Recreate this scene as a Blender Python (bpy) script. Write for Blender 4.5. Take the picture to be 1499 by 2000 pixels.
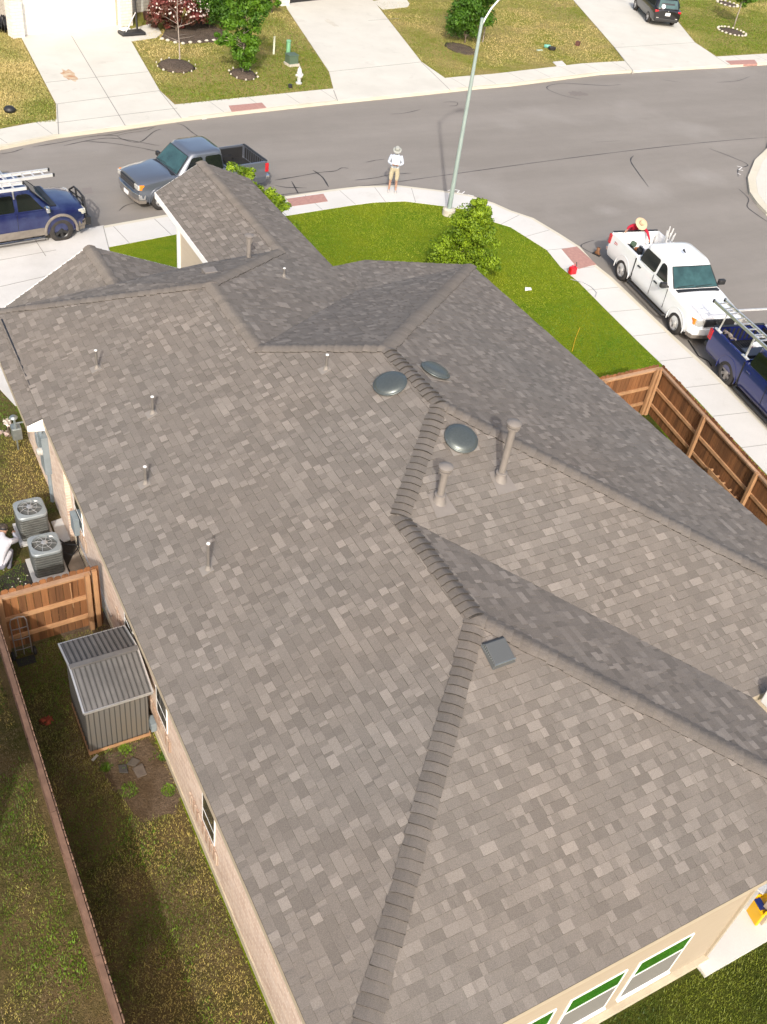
import bpy, bmesh, math, random
import numpy as np
from mathutils import Vector, Matrix
random.seed(7)
D = bpy.data
for o in list(D.objects): D.objects.remove(o)
scene = bpy.context.scene
COL = scene.collection
R_ = math.radians
# ------------------------------------------------------------------ camera
CW, CH, CF = 1499.0, 2000.0, 1910.0
CYAW, CPITCH, CROLL = .5926, .7104, .1608
CPOS = Vector((-2.6217, -2.8110, 15.3))
fwd = Vector((math.sin(CYAW)*math.cos(CPITCH), math.cos(CYAW)*math.cos(CPITCH), -math.sin(CPITCH)))
_r = Vector((math.cos(CYAW), -math.sin(CYAW), 0)); _u = _r.cross(fwd)
CR = _r*math.cos(CROLL)+_u*math.sin(CROLL); CU = -_r*math.sin(CROLL)+_u*math.cos(CROLL)
cd = D.cameras.new("camera"); cam = D.objects.new("camera", cd); COL.objects.link(cam)
cd.sensor_fit = 'VERTICAL'; cd.sensor_height = 36; cd.lens = CF/CH*36; cd.clip_start = .2; cd.clip_end = 6000
cam.matrix_world = Matrix(((CR.x, CU.x, -fwd.x, CPOS.x), (CR.y, CU.y, -fwd.y, CPOS.y), (CR.z, CU.z, -fwd.z, CPOS.z), (0, 0, 0, 1)))
scene.camera = cam
# ------------------------------------------------------------------ sky, sun, exposure
SUN_AZ, SUN_EL = 208.5, 34.5      # compass-like: measured from +y toward +x, where the sun stands
w = D.worlds.new("World"); scene.world = w; w.use_nodes = True
nt = w.node_tree; bgn = nt.nodes['Background']; sk = nt.nodes.new('ShaderNodeTexSky'); sk.sky_type = 'NISHITA'
sk.sun_disc = False; sk.sun_elevation = R_(SUN_EL); sk.sun_rotation = R_(SUN_AZ); sk.air_density = 1.0; sk.dust_density = 5.0; sk.ozone_density = .6
nt.links.new(sk.outputs[0], bgn.inputs[0]); bgn.inputs[1].default_value = .15
sd = D.lights.new("sun", 'SUN'); sd.energy = 2.1; sd.angle = R_(1.2); sd.color = (1, .97, .92)
sun = D.objects.new("sun", sd); COL.objects.link(sun)
sv = Vector((math.sin(R_(SUN_AZ))*math.cos(R_(SUN_EL)), math.cos(R_(SUN_AZ))*math.cos(R_(SUN_EL)), math.sin(R_(SUN_EL))))
sun.rotation_euler = sv.to_track_quat('Z', 'Y').to_euler(); sun.location = sv*60
vs = scene.view_settings; vs.view_transform = 'Standard'; vs.look = 'None'; vs.exposure = .78; vs.gamma = 1
scene.render.engine = 'CYCLES'

# ------------------------------------------------------------------ layout helpers
def ray(px, py): return fwd + CR*((px-CW/2)/CF) - CU*((py-CH/2)/CF)
def P(px, py, z=0.0):
    d = ray(px, py); return CPOS + d*((z-CPOS.z)/d.z)
def PN(px, py, p0, n):
    d = ray(px, py); n = Vector(n); return CPOS + d*(((Vector(p0)-CPOS).dot(n))/d.dot(n))
def V(*a): return Vector(a)

# ------------------------------------------------------------------ materials
def srgb(r, g, b):
    f = lambda c: (c/255/12.92) if c/255 <= .04045 else ((c/255+.055)/1.055)**2.4
    return (f(r), f(g), f(b))
def newmat(name):
    m = D.materials.new(name); m.use_nodes = True; t = m.node_tree
    return m, t, t.nodes['Principled BSDF']
def node(t, typ, **kw):
    n = t.nodes.new(typ)
    for k, v in kw.items():
        if k.startswith('i_'):
            key = k[2:]; key = int(key) if key.isdigit() else key
            n.inputs[key].default_value = v
        else: setattr(n, k, v)
    return n
def mixc(t, fac, a, b, mode='MIX'):
    n = t.nodes.new('ShaderNodeMix'); n.data_type = 'RGBA'; n.blend_type = mode
    for s, v in ((n.inputs[0], fac), (n.inputs[6], a), (n.inputs[7], b)):
        if hasattr(v, 'links') or hasattr(v, 'is_linked'): t.links.new(v, s)
        elif isinstance(v, (int, float)): s.default_value = v
        else: s.default_value = (*v, 1) if len(v) == 3 else v
    return n.outputs[2]
def ramp(t, src, lo, hi):
    n = t.nodes.new('ShaderNodeMapRange'); n.inputs[1].default_value = lo; n.inputs[2].default_value = hi
    t.links.new(src, n.inputs[0]); return n.outputs[0]
def math_(t, op, a, b=None):
    n = t.nodes.new('ShaderNodeMath'); n.operation = op
    for i, v in enumerate((a, b)):
        if v is None: continue
        if isinstance(v, (int, float)): n.inputs[i].default_value = v
        else: t.links.new(v, n.inputs[i])
    return n.outputs[0]
def coords(t, scale=(1, 1, 1), kind='Object', rot=(0, 0, 0)):
    tc = t.nodes.new('ShaderNodeTexCoord'); mp = t.nodes.new('ShaderNodeMapping')
    if kind == 'World':
        g = t.nodes.new('ShaderNodeNewGeometry'); t.links.new(g.outputs['Position'], mp.inputs[0])
    else: t.links.new(tc.outputs[kind], mp.inputs[0])
    mp.inputs['Scale'].default_value = scale; mp.inputs['Rotation'].default_value = rot
    return mp.outputs[0]
def noise(t, vec, scale, detail=4, rough=.55, dist=0):
    n = t.nodes.new('ShaderNodeTexNoise'); n.inputs['Scale'].default_value = scale; n.inputs['Detail'].default_value = detail
    n.inputs['Roughness'].default_value = rough; n.inputs['Distortion'].default_value = dist
    t.links.new(vec, n.inputs['Vector']); return n.outputs[0]
def bump(t, b, h, strength=.3, dist=.01):
    n = t.nodes.new('ShaderNodeBump'); n.inputs['Strength'].default_value = strength; n.inputs['Distance'].default_value = dist
    t.links.new(h, n.inputs['Height']); t.links.new(n.outputs[0], b.inputs['Normal'])
def simple(name, col, rough=.6, metal=0, coat=0, var=.0, vscale=3, spec=.5, kind='World', col2=None, bmp=0, bscale=60):
    m, t, b = newmat(name)
    b.inputs['Roughness'].default_value = rough; b.inputs['Metallic'].default_value = metal
    b.inputs['Coat Weight'].default_value = coat; b.inputs['Coat Roughness'].default_value = .05; b.inputs['Specular IOR Level'].default_value = spec
    b.inputs['Base Color'].default_value = (*col, 1)
    if var or col2 or bmp:
        v = coords(t, kind=kind)
        if var or col2:
            c2 = col2 or tuple(c*(1-var) for c in col)
            f = ramp(t, noise(t, v, vscale, 5), .35, .65)
            t.links.new(mixc(t, f, col, c2), b.inputs['Base Color'])
        if bmp: bump(t, b, noise(t, v, bscale, 3), bmp, .01)
    return m
M = {}
# shingles: tone per tab comes from the mesh attribute, granules from noise
def shingle_mat():
    m, t, b = newmat('shingles'); b.inputs['Roughness'].default_value = .92; b.inputs['Specular IOR Level'].default_value = .25
    at = node(t, 'ShaderNodeAttribute', attribute_name='tone'); v = coords(t, kind='World')
    g = ramp(t, noise(t, v, 95, 2, .7), .25, .75)
    big = ramp(t, noise(t, v, .35, 3), .3, .7)
    c = mixc(t, big, (.176, .153, .132), (.166, .150, .134))
    c = mixc(t, 1.0, c, at.outputs['Color'], 'MULTIPLY')
    c = mixc(t, g, mixc(t, 1.0, c, (.70, .70, .70), 'MULTIPLY'), mixc(t, 1.0, c, (1.3, 1.29, 1.28), 'MULTIPLY'))
    t.links.new(c, b.inputs['Base Color']); bump(t, b, noise(t, v, 150, 2, .7), .35, .004)
    return m
M['shingle'] = shingle_mat()
def grass_mat(name, ca, cb, cc, s1=.5, s2=9):
    m, t, b = newmat(name); b.inputs['Roughness'].default_value = .95; b.inputs['Specular IOR Level'].default_value = .15
    v = coords(t, kind='World')
    f1 = ramp(t, noise(t, v, s1, 6, .6, .4), .38, .62); f2 = ramp(t, noise(t, v, s2, 4, .7), .35, .68); f3 = ramp(t, noise(t, v, s2*5, 3, .7), .3, .7)
    c = mixc(t, f1, ca, cb); c = mixc(t, math_(t, 'MULTIPLY', f2, .55), c, cc)
    c = mixc(t, f3, mixc(t, 1.0, c, (.62, .62, .6), 'MULTIPLY'), mixc(t, 1.0, c, (1.3, 1.28, 1.2), 'MULTIPLY'))
    t.links.new(c, b.inputs['Base Color'])
    h = math_(t, 'ADD', noise(t, v, 60, 3, .7), noise(t, v, 14, 3, .6)); bump(t, b, h, .8, .05)
    return m
M['lawn_front'] = grass_mat('lawn_front', (.10, .185, .002), (.165, .22, .003), (.22, .25, .02), .45, 5)
M['lawn_far'] = grass_mat('lawn_far', (.150, .175, .010), (.27, .215, .075), (.36, .30, .13), .35, 2.6)
M['lawn_back'] = grass_mat('lawn_back', (.055, .060, .012), (.14, .098, .045), (.18, .13, .07), .8, 6)
M['lawn_rear'] = grass_mat('lawn_rear', (.035, .055, .004), (.055, .075, .008), (.09, .085, .02), .6, 7)
M['soil'] = grass_mat('soil', (.11, .075, .045), (.17, .125, .09), (.07, .045, .028), 1.2, 8)
M['mulch'] = grass_mat('mulch', (.05, .035, .028), (.10, .07, .055), (.2, .17, .14), 2, 14)
def asphalt_mat():
    m, t, b = newmat('asphalt'); b.inputs['Roughness'].default_value = .9; b.inputs['Specular IOR Level'].default_value = .3
    v = coords(t, kind='World'); vs_ = coords(t, (.10, .55, 1), 'World', (0, 0, R_(-9)))
    f = ramp(t, noise(t, vs_, 1.0, 5, .6), .35, .65); f2 = ramp(t, noise(t, v, 70, 2, .8), .2, .8); f3 = ramp(t, noise(t, v, .16, 4, .5), .60, .78)
    c = mixc(t, f, (.203, .184, .163), (.236, .215, .192))
    
    for cx_, cy_, r_ in ((27.4, 26.6, 1.7), (31.5, 27.2, 1.4), (24.6, 25.2, 1.0)):
        vm = t.nodes.new('ShaderNodeVectorMath'); vm.operation = 'DISTANCE'; t.links.new(v, vm.inputs[0]); vm.inputs[1].default_value = (cx_, cy_, -.12)
        dd = math_(t, 'ADD', vm.outputs['Value'], math_(t, 'MULTIPLY', noise(t, v, 1.1, 5, .7), 1.6)); f3 = math_(t, 'MAXIMUM', f3, math_(t, 'SUBTRACT', 1.0, ramp(t, dd, r_*.5, r_*1.5)))
    f4 = ramp(t, noise(t, v, 1.3, 6, .7), .35, .7); c = mixc(t, f3, c, (.27, .25, .228)); c = mixc(t, f4, mixc(t, 1.0, c, (.95, .95, .95), 'MULTIPLY'), c)
    c = mixc(t, f2, mixc(t, 1.0, c, (.87, .87, .87), 'MULTIPLY'), mixc(t, 1.0, c, (1.13, 1.13, 1.13), 'MULTIPLY'))
    t.links.new(c, b.inputs['Base Color']); bump(t, b, noise(t, v, 120, 2, .8), .3, .005)
    return m
M['asphalt'] = asphalt_mat()
def concrete_mat(name, ca, cb, stain, streak=False):
    m, t, b = newmat(name); b.inputs['Roughness'].default_value = .85; b.inputs['Specular IOR Level'].default_value = .3
    v = coords(t, kind='World')
    f = ramp(t, noise(t, v, .6, 6, .62), .3, .7); f2 = ramp(t, noise(t, v, .9, 8, .7, .8 if streak else .3), .58, .74); f3 = ramp(t, noise(t, v, 40, 3, .7), .25, .75)
    c = mixc(t, f, ca, cb); c = mixc(t, math_(t, 'MULTIPLY', f2, .6), c, stain)
    c = mixc(t, f3, mixc(t, 1.0, c, (.95, .95, .95), 'MULTIPLY'), mixc(t, 1.0, c, (1.04, 1.04, 1.04), 'MULTIPLY'))
    t.links.new(c, b.inputs['Base Color']); bump(t, b, noise(t, v, 80, 2, .7), .2, .004)
    return m
M['concrete'] = concrete_mat('concrete', (.52, .505, .475), (.58, .565, .535), (.45, .43, .39))
M['concrete_far'] = concrete_mat('concrete_far', (.50, .48, .425), (.57, .55, .49), (.39, .37, .32))
M['concrete_drive'] = concrete_mat('concrete_drive', (.47, .455, .43), (.58, .565, .54), (.38, .35, .32), True)
M['kerb'] = concrete_mat('kerb', (.50, .46, .36), (.56, .52, .43), (.42, .38, .30))
M['paver'] = simple('paver', srgb(168, 128, 118), .85, var=.18, vscale=9, bmp=.3, bscale=50)
M['tar'] = simple('tar', (.045, .038, .035), .6, var=.3, vscale=6)
M['joint'] = simple('joint', (.22, .21, .19), .9)
def brick_mat(name, c1, c2, mort, sc=1.0, axis='y'):
    m, t, b = newmat(name); b.inputs['Roughness'].default_value = .9
    tc = t.nodes.new('ShaderNodeNewGeometry'); sp = t.nodes.new('ShaderNodeSeparateXYZ'); cb_ = t.nodes.new('ShaderNodeCombineXYZ')
    t.links.new(tc.outputs['Position'], sp.inputs[0])
    if axis == 'xy':
        t.links.new(math_(t, 'ADD', sp.outputs['X'], sp.outputs['Y']), cb_.inputs[0])
    else: t.links.new(sp.outputs['Y' if axis == 'y' else 'X'], cb_.inputs[0])
    t.links.new(sp.outputs['Z'], cb_.inputs[1])
    br = t.nodes.new('ShaderNodeTexBrick'); t.links.new(cb_.outputs[0], br.inputs['Vector'])
    br.inputs['Color1'].default_value = (*c1, 1); br.inputs['Color2'].default_value = (*c2, 1); br.inputs['Mortar'].default_value = (*mort, 1)
    br.inputs['Scale'].default_value = 1; br.inputs['Brick Width'].default_value = .22*sc; br.inputs['Row Height'].default_value = .075*sc
    br.inputs['Mortar Size'].default_value = .008*sc; br.inputs['Bias'].default_value = -.1
    v = coords(t, kind='World'); f = ramp(t, noise(t, v, 5, 4, .7), .4, .7)
    c = mixc(t, math_(t, 'MULTIPLY', f, .45), br.outputs['Color'], (.68, .60, .53))
    t.links.new(c, b.inputs['Base Color'])
    inv = math_(t, 'SUBTRACT', 1.0, br.outputs['Fac']); bump(t, b, math_(t, 'ADD', inv, math_(t, 'MULTIPLY', noise(t, v, 30, 4), .5)), .6, .012)
    return m
M['brick'] = brick_mat('brick', (.62, .475, .37), (.44, .29, .215), (.68, .60, .51))
M['brick_dark'] = simple('brick_dark', (.44, .30, .215), .9, var=.3, vscale=9)
M['brick_light'] = simple('brick_light', (.56, .43, .33), .9, var=.25, vscale=9)
M['foundation'] = simple('foundation', (.52, .45, .33), .9, var=.2, vscale=4)
M['limestone'] = brick_mat('limestone', (.66, .64, .58), (.58, .56, .50), (.48, .46, .41), 1.9, 'xy')
M['brick_grey'] = brick_mat('brick_grey', (.30, .26, .22), (.40, .36, .31), (.5, .48, .43), 1.0, 'xy')
def siding_mat(name, col, pitch=.18):
    m, t, b = newmat(name); b.inputs['Roughness'].default_value = .75
    g = t.nodes.new('ShaderNodeNewGeometry'); sp = t.nodes.new('ShaderNodeSeparateXYZ'); t.links.new(g.outputs['Position'], sp.inputs[0])
    fr = math_(t, 'FRACT', math_(t, 'DIVIDE', sp.outputs['Z'], pitch))
    v = coords(t, (1, 1, 8), kind='World'); f = ramp(t, noise(t, v, 3, 4, .6), .3, .7)
    t.links.new(mixc(t, f, col, tuple(c*.92 for c in col)), b.inputs['Base Color'])
    bump(t, b, math_(t, 'SUBTRACT', 1.0, fr), 1.0, .012); return m
M['siding'] = siding_mat('siding', srgb(160, 147, 128))
M['siding_cream'] = siding_mat('siding_cream', srgb(186, 172, 150))
M['fascia'] = simple('fascia', srgb(170, 158, 138), .6, var=.08)
M['white'] = simple('white_paint', (.80, .79, .76), .5, var=.06)
M['whitev'] = simple('white_vinyl', (.82, .82, .80), .35)
M['glass'] = simple('window_glass', (.03, .035, .035), .06, spec=.8)
M['glass_refl'] = simple('window_glass_green_reflection', (.03, .16, .015), .08, spec=.6, var=.3, vscale=2.5)  # reflection of the grass painted as green into the upper pane colour
M['screen'] = simple('insect_screen', (.17, .165, .15), .8, bmp=.2, bscale=300)
def wood_mat(name, ca, cb, cc, scl=(22, 22, 1.2)):
    m, t, b = newmat(name); b.inputs['Roughness'].default_value = .75
    v = coords(t, scl, 'World'); v2 = coords(t, (7, 7, .3), 'World')
    f = ramp(t, noise(t, v, 1.0, 5, .7, .6), .3, .7); f2 = ramp(t, noise(t, v2, 1, 2, .5), .35, .65)
    c = mixc(t, f2, ca, cb); c = mixc(t, math_(t, 'MULTIPLY', f, .6), c, cc)
    at = node(t, 'ShaderNodeAttribute', attribute_name='tone')
    c = mixc(t, 1.0, c, at.outputs['Color'], 'MULTIPLY')
    t.links.new(c, b.inputs['Base Color']); bump(t, b, f, .3, .01); return m
M['cedar'] = wood_mat('cedar', (.27, .118, .042), (.19, .078, .026), (.085, .035, .015))
M['cedar_rail'] = wood_mat('cedar_rail', (.46, .27, .135), (.38, .21, .10), (.24, .12, .06), (3, 3, 3))
M['cedar_top'] = wood_mat('cedar_top', (.46, .30, .19), (.38, .24, .15), (.25, .14, .08), (3, 3, 3))
M['cedar_old'] = wood_mat('cedar_old', (.19, .11, .072), (.14, .078, .05), (.08, .045, .028), (6, 3, 3))
M['galv'] = simple('galvanised', (.36, .40, .40), .42, .75, var=.25, vscale=6)
M['galv_dome'] = simple('galvanised_dome', (.11, .125, .12), .38, .5, var=.15, vscale=30)
M['ventpaint'] = simple('vent_paint', (.185, .165, .148), .6, var=.1, vscale=8)
M['lead'] = simple('lead_boot', (.20, .185, .17), .45, .4, var=.15, vscale=20)
M['alum'] = simple('aluminium', (.62, .62, .61), .35, .7, var=.12, vscale=10)
M['alum_white'] = simple('aluminium_pale', (.72, .72, .71), .4, .45, var=.12, vscale=10)
M['shedmetal'] = simple('shed_metal', (.175, .17, .165), .5, .35, var=.28, vscale=2.2)
M['shedwall'] = simple('shed_wall', (.15, .145, .135), .55, .3, var=.2, vscale=1.5, col2=(.17, .15, .12))
M['dark'] = simple('dark_plastic', (.018, .018, .019), .5)
M['black'] = simple('black_rubber', (.022, .021, .020), .85, var=.2, vscale=20)
M['tyre'] = simple('tyre', (.035, .031, .028), .85, var=.3, vscale=8)
M['chrome'] = simple('chrome', (.62, .62, .62), .15, 1)
M['rim'] = simple('rim_silver', (.55, .54, .52), .4, .3)
M['rimdark'] = simple('rim_dark', (.03, .03, .03), .35, .3)
M['rimgrey'] = simple('rim_grey', (.28, .26, .25), .4, .5)
M['paint_white'] = simple('paint_white', (.74, .75, .75), .3, 0, .8, var=.06, vscale=1.2)
M['paint_blue'] = simple('paint_blue', (.010, .018, .13), .3, .3, 1.0)
M['paint_blue2'] = simple('paint_blue_dusty', (.010, .015, .08), .32, .3, .9, col2=(.03, .042, .12), vscale=2.5)
M['paint_grey'] = simple('paint_grey', (.13, .145, .175), .28, .5, 1.0)
M['paint_black'] = simple('paint_black', (.010, .009, .010), .3, .2, 1.0)
M['cladding'] = simple('cladding', (.20, .175, .15), .6, .1, var=.25, vscale=5)
M['wglass'] = simple('windscreen', (.035, .085, .085), .04, spec=.9, var=.45, vscale=2.2)
M['sglass'] = simple('side_glass', (.010, .013, .011), .05, spec=.9)
M['lampglass'] = simple('lamp_glass', (.55, .54, .50), .12, .3)
M['amber'] = simple('amber_lens', (.70, .23, .02), .15)
M['redlens'] = simple('red_lens', (.42, .012, .018), .15)
M['plate'] = simple('number_plate', (.7, .7, .7), .5)
M['skin'] = simple('skin', (.36, .205, .135), .6)
M['acgrey'] = simple('ac_case', (.27, .30, .31), .45, .2, var=.1, vscale=4)
M['acdark'] = simple('ac_coil', (.06, .058, .05), .6, .2)
M['panelgrey'] = simple('panel_grey', (.24, .285, .31), .5, .2, var=.12, vscale=6)
M['red'] = simple('red_plastic', (.50, .012, .02), .35)
M['yellow'] = simple('yellow_plastic', (.75, .42, .0), .4)
M['green_post'] = simple('green_plastic', (.16, .36, .20), .5)
M['green_box'] = simple('green_box', (.085, .13, .085), .5, var=.15)
M['bark'] = simple('bark', (.16, .12, .09), .9, var=.4, vscale=14, bmp=.5, bscale=30)
M['bark_pale'] = simple('bark_pale', (.33, .28, .24), .9, var=.3, vscale=14)
M['stone'] = simple('edge_stone', (.50, .46, .38), .85, var=.2, vscale=8)
def leaf_mat(name, a, b_, tr=.25):
    m, t, b = newmat(name); b.inputs['Roughness'].default_value = .55; b.inputs['Specular IOR Level'].default_value = .35
    at = node(t, 'ShaderNodeAttribute', attribute_name='tone')
    sp = t.nodes.new('ShaderNodeSeparateColor'); t.links.new(at.outputs['Color'], sp.inputs[0])
    c = mixc(t, sp.outputs[0], a, b_); t.links.new(c, b.inputs['Base Color'])
    tl = t.nodes.new('ShaderNodeBsdfTranslucent'); t.links.new(c, tl.inputs[0]); mx = t.nodes.new('ShaderNodeMixShader'); mx.inputs[0].default_value = tr
    out = t.nodes['Material Output']; t.links.new(b.outputs[0], mx.inputs[1]); t.links.new(tl.outputs[0], mx.inputs[2]); t.links.new(mx.outputs[0], out.inputs[0]); return m
M['leaf_yellow'] = leaf_mat('leaf_yellow_green', (.05, .11, .004), (.27, .38, .015))
M['leaf_green'] = leaf_mat('leaf_green', (.018, .06, .004), (.09, .20, .012))
M['leaf_bright'] = leaf_mat('leaf_bright', (.025, .08, .004), (.13, .26, .012))
M['leaf_red'] = leaf_mat('leaf_red', (.03, .035, .012), (.20, .035, .035))
M['petal'] = leaf_mat('petal', (.5, .35, .33), (.8, .75, .66))
M['blade_front'] = leaf_mat('blade_front', (.075, .165, .002), (.25, .29, .014), .15)
M['blade_back'] = leaf_mat('blade_back', (.09, .18, .004), (.46, .37, .11), .15)
M['blade_far'] = leaf_mat('blade_far', (.10, .155, .005), (.44, .35, .14), .1)
M['blade_dry'] = leaf_mat('blade_dry', (.10, .07, .035), (.22, .17, .09), .1)
M['blade_bright'] = leaf_mat('blade_bright', (.06, .13, .006), (.17, .28, .02), .2)
M['blade_rear'] = leaf_mat('blade_rear', (.03, .06, .004), (.15, .18, .015), .15)

# ------------------------------------------------------------------ mesh builder
class MB:
    def __init__(s): s.v = []; s.f = []; s.mi = []; s.tone = []
    def add(s, verts, faces, mi=0, tone=1.0, mat=None):
        o = len(s.v)
        for p in verts:
            p = Vector(p); s.v.append(tuple(mat @ p) if mat is not None else tuple(p))
        for f in faces: s.f.append(tuple(i+o for i in f)); s.mi.append(mi); s.tone.append(tone)
        return s
    def box(s, c, size, rz=0, mi=0, tone=1.0, rot=None, mat=None):
        hx, hy, hz = size[0]/2, size[1]/2, size[2]/2
        vs = [V(x, y, z) for x in (-hx, hx) for y in (-hy, hy) for z in (-hz, hz)]
        m = Matrix.Translation(Vector(c)) @ (rot.to_4x4() if rot is not None else Matrix.Rotation(rz, 4, 'Z'))
        if mat is not None: m = mat @ m
        return s.add(vs, [(0, 1, 3, 2), (4, 6, 7, 5), (0, 4, 5, 1), (2, 3, 7, 6), (0, 2, 6, 4), (1, 5, 7, 3)], mi, tone, m)
    def bar(s, a, b, wd, ht, mi=0, tone=1.0, up=V(0, 0, 1), mat=None):
        a, b = Vector(a), Vector(b); d = (b-a); L = d.length; d.normalize()
        side = d.cross(up)
        if side.length < 1e-4: side = d.cross(V(1, 0, 0))
        side.normalize(); u2 = side.cross(d)
        vs = [a+side*(sx*wd/2)+u2*(sz*ht/2)+d*t for t in (0, L) for sx, sz in ((-1, -1), (1, -1), (1, 1), (-1, 1))]
        return s.add(vs, [(0, 3, 2, 1), (4, 5, 6, 7), (0, 1, 5, 4), (1, 2, 6, 5), (2, 3, 7, 6), (3, 0, 4, 7)], mi, tone, mat)
    def prism(s, poly, z0, z1, mi=0, tone=1.0, mat=None):
        n = len(poly); vs = [V(p[0], p[1], z0) for p in poly]+[V(p[0], p[1], z1) for p in poly]
        a = sum(poly[i][0]*poly[(i+1) % n][1]-poly[(i+1) % n][0]*poly[i][1] for i in range(n))
        fs = [tuple(range(n-1, -1, -1)), tuple(range(n, 2*n))]+[(i, (i+1) % n, n+(i+1) % n, n+i) for i in range(n)]
        if a < 0: fs = [f[::-1] for f in fs]
        return s.add(vs, fs, mi, tone, mat)
    def tube(s, pts, r, n=8, mi=0, tone=1.0, mat=None, caps=True):
        pts = [Vector(p) for p in pts]; rs = r if isinstance(r, (list, tuple)) else [r]*len(pts)
        rings = []; prev = None
        for i, p in enumerate(pts):
            d = (pts[min(i+1, len(pts)-1)]-pts[max(i-1, 0)]).normalized()
            ref = prev if prev is not None else (V(0, 0, 1) if abs(d.z) < .9 else V(1, 0, 0))
            a = (ref-d*ref.dot(d)).normalized(); b = d.cross(a); prev = a
            rings.append([p+(a*math.cos(2*math.pi*k/n)+b*math.sin(2*math.pi*k/n))*rs[i] for k in range(n)])
        return s.loft(rings, mi, tone, caps, mat)
    def loft(s, rings, mi=0, tone=1.0, caps=True, mat=None):
        n = len(rings[0]); vs = [p for r in rings for p in r]; fs = []
        for i in range(len(rings)-1):
            for k in range(n): fs.append((i*n+k, i*n+(k+1) % n, (i+1)*n+(k+1) % n, (i+1)*n+k))
        if caps: fs.append(tuple(range(n-1, -1, -1))); fs.append(tuple((len(rings)-1)*n+k for k in range(n)))
        return s.add(vs, fs, mi, tone, mat)
    def lathe(s, prof, c=(0, 0, 0), n=20, mi=0, tone=1.0, axis=V(0, 0, 1), mat=None, caps=True):
        axis = Vector(axis).normalized(); a = V(1, 0, 0) if abs(axis.x) < .9 else V(0, 1, 0)
        a = (a-axis*a.dot(axis)).normalized(); b = axis.cross(a); c = Vector(c)
        rings = [[c+axis*h+(a*math.cos(2*math.pi*k/n)+b*math.sin(2*math.pi*k/n))*max(r, 1e-4) for k in range(n)] for r, h in prof]
        return s.loft(rings, mi, tone, caps, mat)
    def build(s, name, mats, parent=None, smooth=False, bevel=0, autosmooth=None):
        me = D.meshes.new(name); me.from_pydata(s.v, [], s.f)
        for m in (mats if isinstance(mats, (list, tuple)) else [mats]): me.materials.append(m)
        if len(s.mi): me.polygons.foreach_set('material_index', s.mi)
        ca = me.color_attributes.new('tone', 'FLOAT_COLOR', 'CORNER')
        lt = np.zeros(len(me.polygons), dtype=np.int32); me.polygons.foreach_get('loop_total', lt)
        tn = np.repeat(np.array(s.tone, dtype=np.float32), lt); cc = np.ones((len(tn), 4), dtype=np.float32); cc[:, :3] = tn[:, None]
        ca.data.foreach_set('color', cc.ravel())
        if smooth: me.polygons.foreach_set('use_smooth', [True]*len(me.polygons))
        me.update()
        o = D.objects.new(name, me); COL.objects.link(o)
        if parent is not None: o.parent = parent
        if bevel:
            b = o.modifiers.new('b', 'BEVEL'); b.width = bevel; b.segments = 2; b.limit_method = 'ANGLE'; b.angle_limit = R_(35)
        if autosmooth:
            bm = bmesh.new(); bm.from_mesh(me)
            for e in bm.edges:
                if len(e.link_faces) == 2 and e.calc_face_angle(0) > R_(autosmooth): e.smooth = False
            bm.to_mesh(me); bm.free(); me.polygons.foreach_set('use_smooth', [True]*len(me.polygons))
        return o
def tag(o, label=None, cat=None, group=None, kind=None):
    if label: o['label'] = label
    if cat: o['category'] = cat
    if group: o['group'] = group
    if kind: o['kind'] = kind
    return o
def thing(name, label, cat, loc=(0, 0, 0), rz=0, group=None):
    o = D.objects.new(name, None); COL.objects.link(o); o.location = loc; o.rotation_euler = (0, 0, rz); o.empty_display_size = .2
    return tag(o, label, cat, group)
def copy_tree(o, parent=None):
    c = o.copy(); COL.objects.link(c); c.parent = parent
    for ch in [x for x in D.objects if x.parent == o]: copy_tree(ch, c)
    return c
def struct(o): o['kind'] = 'structure'; return o

def split_loose(o, tol=.01):
    """give each separate piece of a mesh an object (a part) of its own"""
    me = o.data; bm = bmesh.new(); bm.from_mesh(me); bm.verts.ensure_lookup_table(); seen = set(); isl = []
    for v in bm.verts:
        if v.index in seen: continue
        st = [v]; seen.add(v.index); g = []
        while st:
            x = st.pop(); g.append(x.index)
            for e_ in x.link_edges:
                y = e_.other_vert(x)
                if y.index not in seen: seen.add(y.index); st.append(y)
        cs = [bm.verts[i].co for i in g]; lo = [min(c[k] for c in cs)-tol for k in range(3)]; hi = [max(c[k] for c in cs)+tol for k in range(3)]; isl.append([set(g), lo, hi])
    ch = True
    while ch:
        ch = False
        for i in range(len(isl)):
            for j in range(i+1, len(isl)):
                a, b_ = isl[i], isl[j]
                if all(a[1][k] <= b_[2][k] and b_[1][k] <= a[2][k] for k in range(3)):
                    a[0] |= b_[0]; a[1] = [min(a[1][k], b_[1][k]) for k in range(3)]; a[2] = [max(a[2][k], b_[2][k]) for k in range(3)]; isl.pop(j); ch = True; break
            if ch: break
    bm.free()
    if len(isl) < 2: return
    nm = o.name.split('.')[0]
    for k, (g, _, _) in enumerate(isl):
        bm = bmesh.new(); bm.from_mesh(me); bm.verts.ensure_lookup_table(); bmesh.ops.delete(bm, geom=[v for v in bm.verts if v.index not in g], context='VERTS'); m2 = D.meshes.new(nm); bm.to_mesh(m2); bm.free()
        for mt in me.materials: m2.materials.append(mt)
        if k == 0: first = m2
        else:
            c = o.copy(); c.data = m2; COL.objects.link(c)
            if o.parent: c.parent = o.parent
    o.data = first
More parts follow.
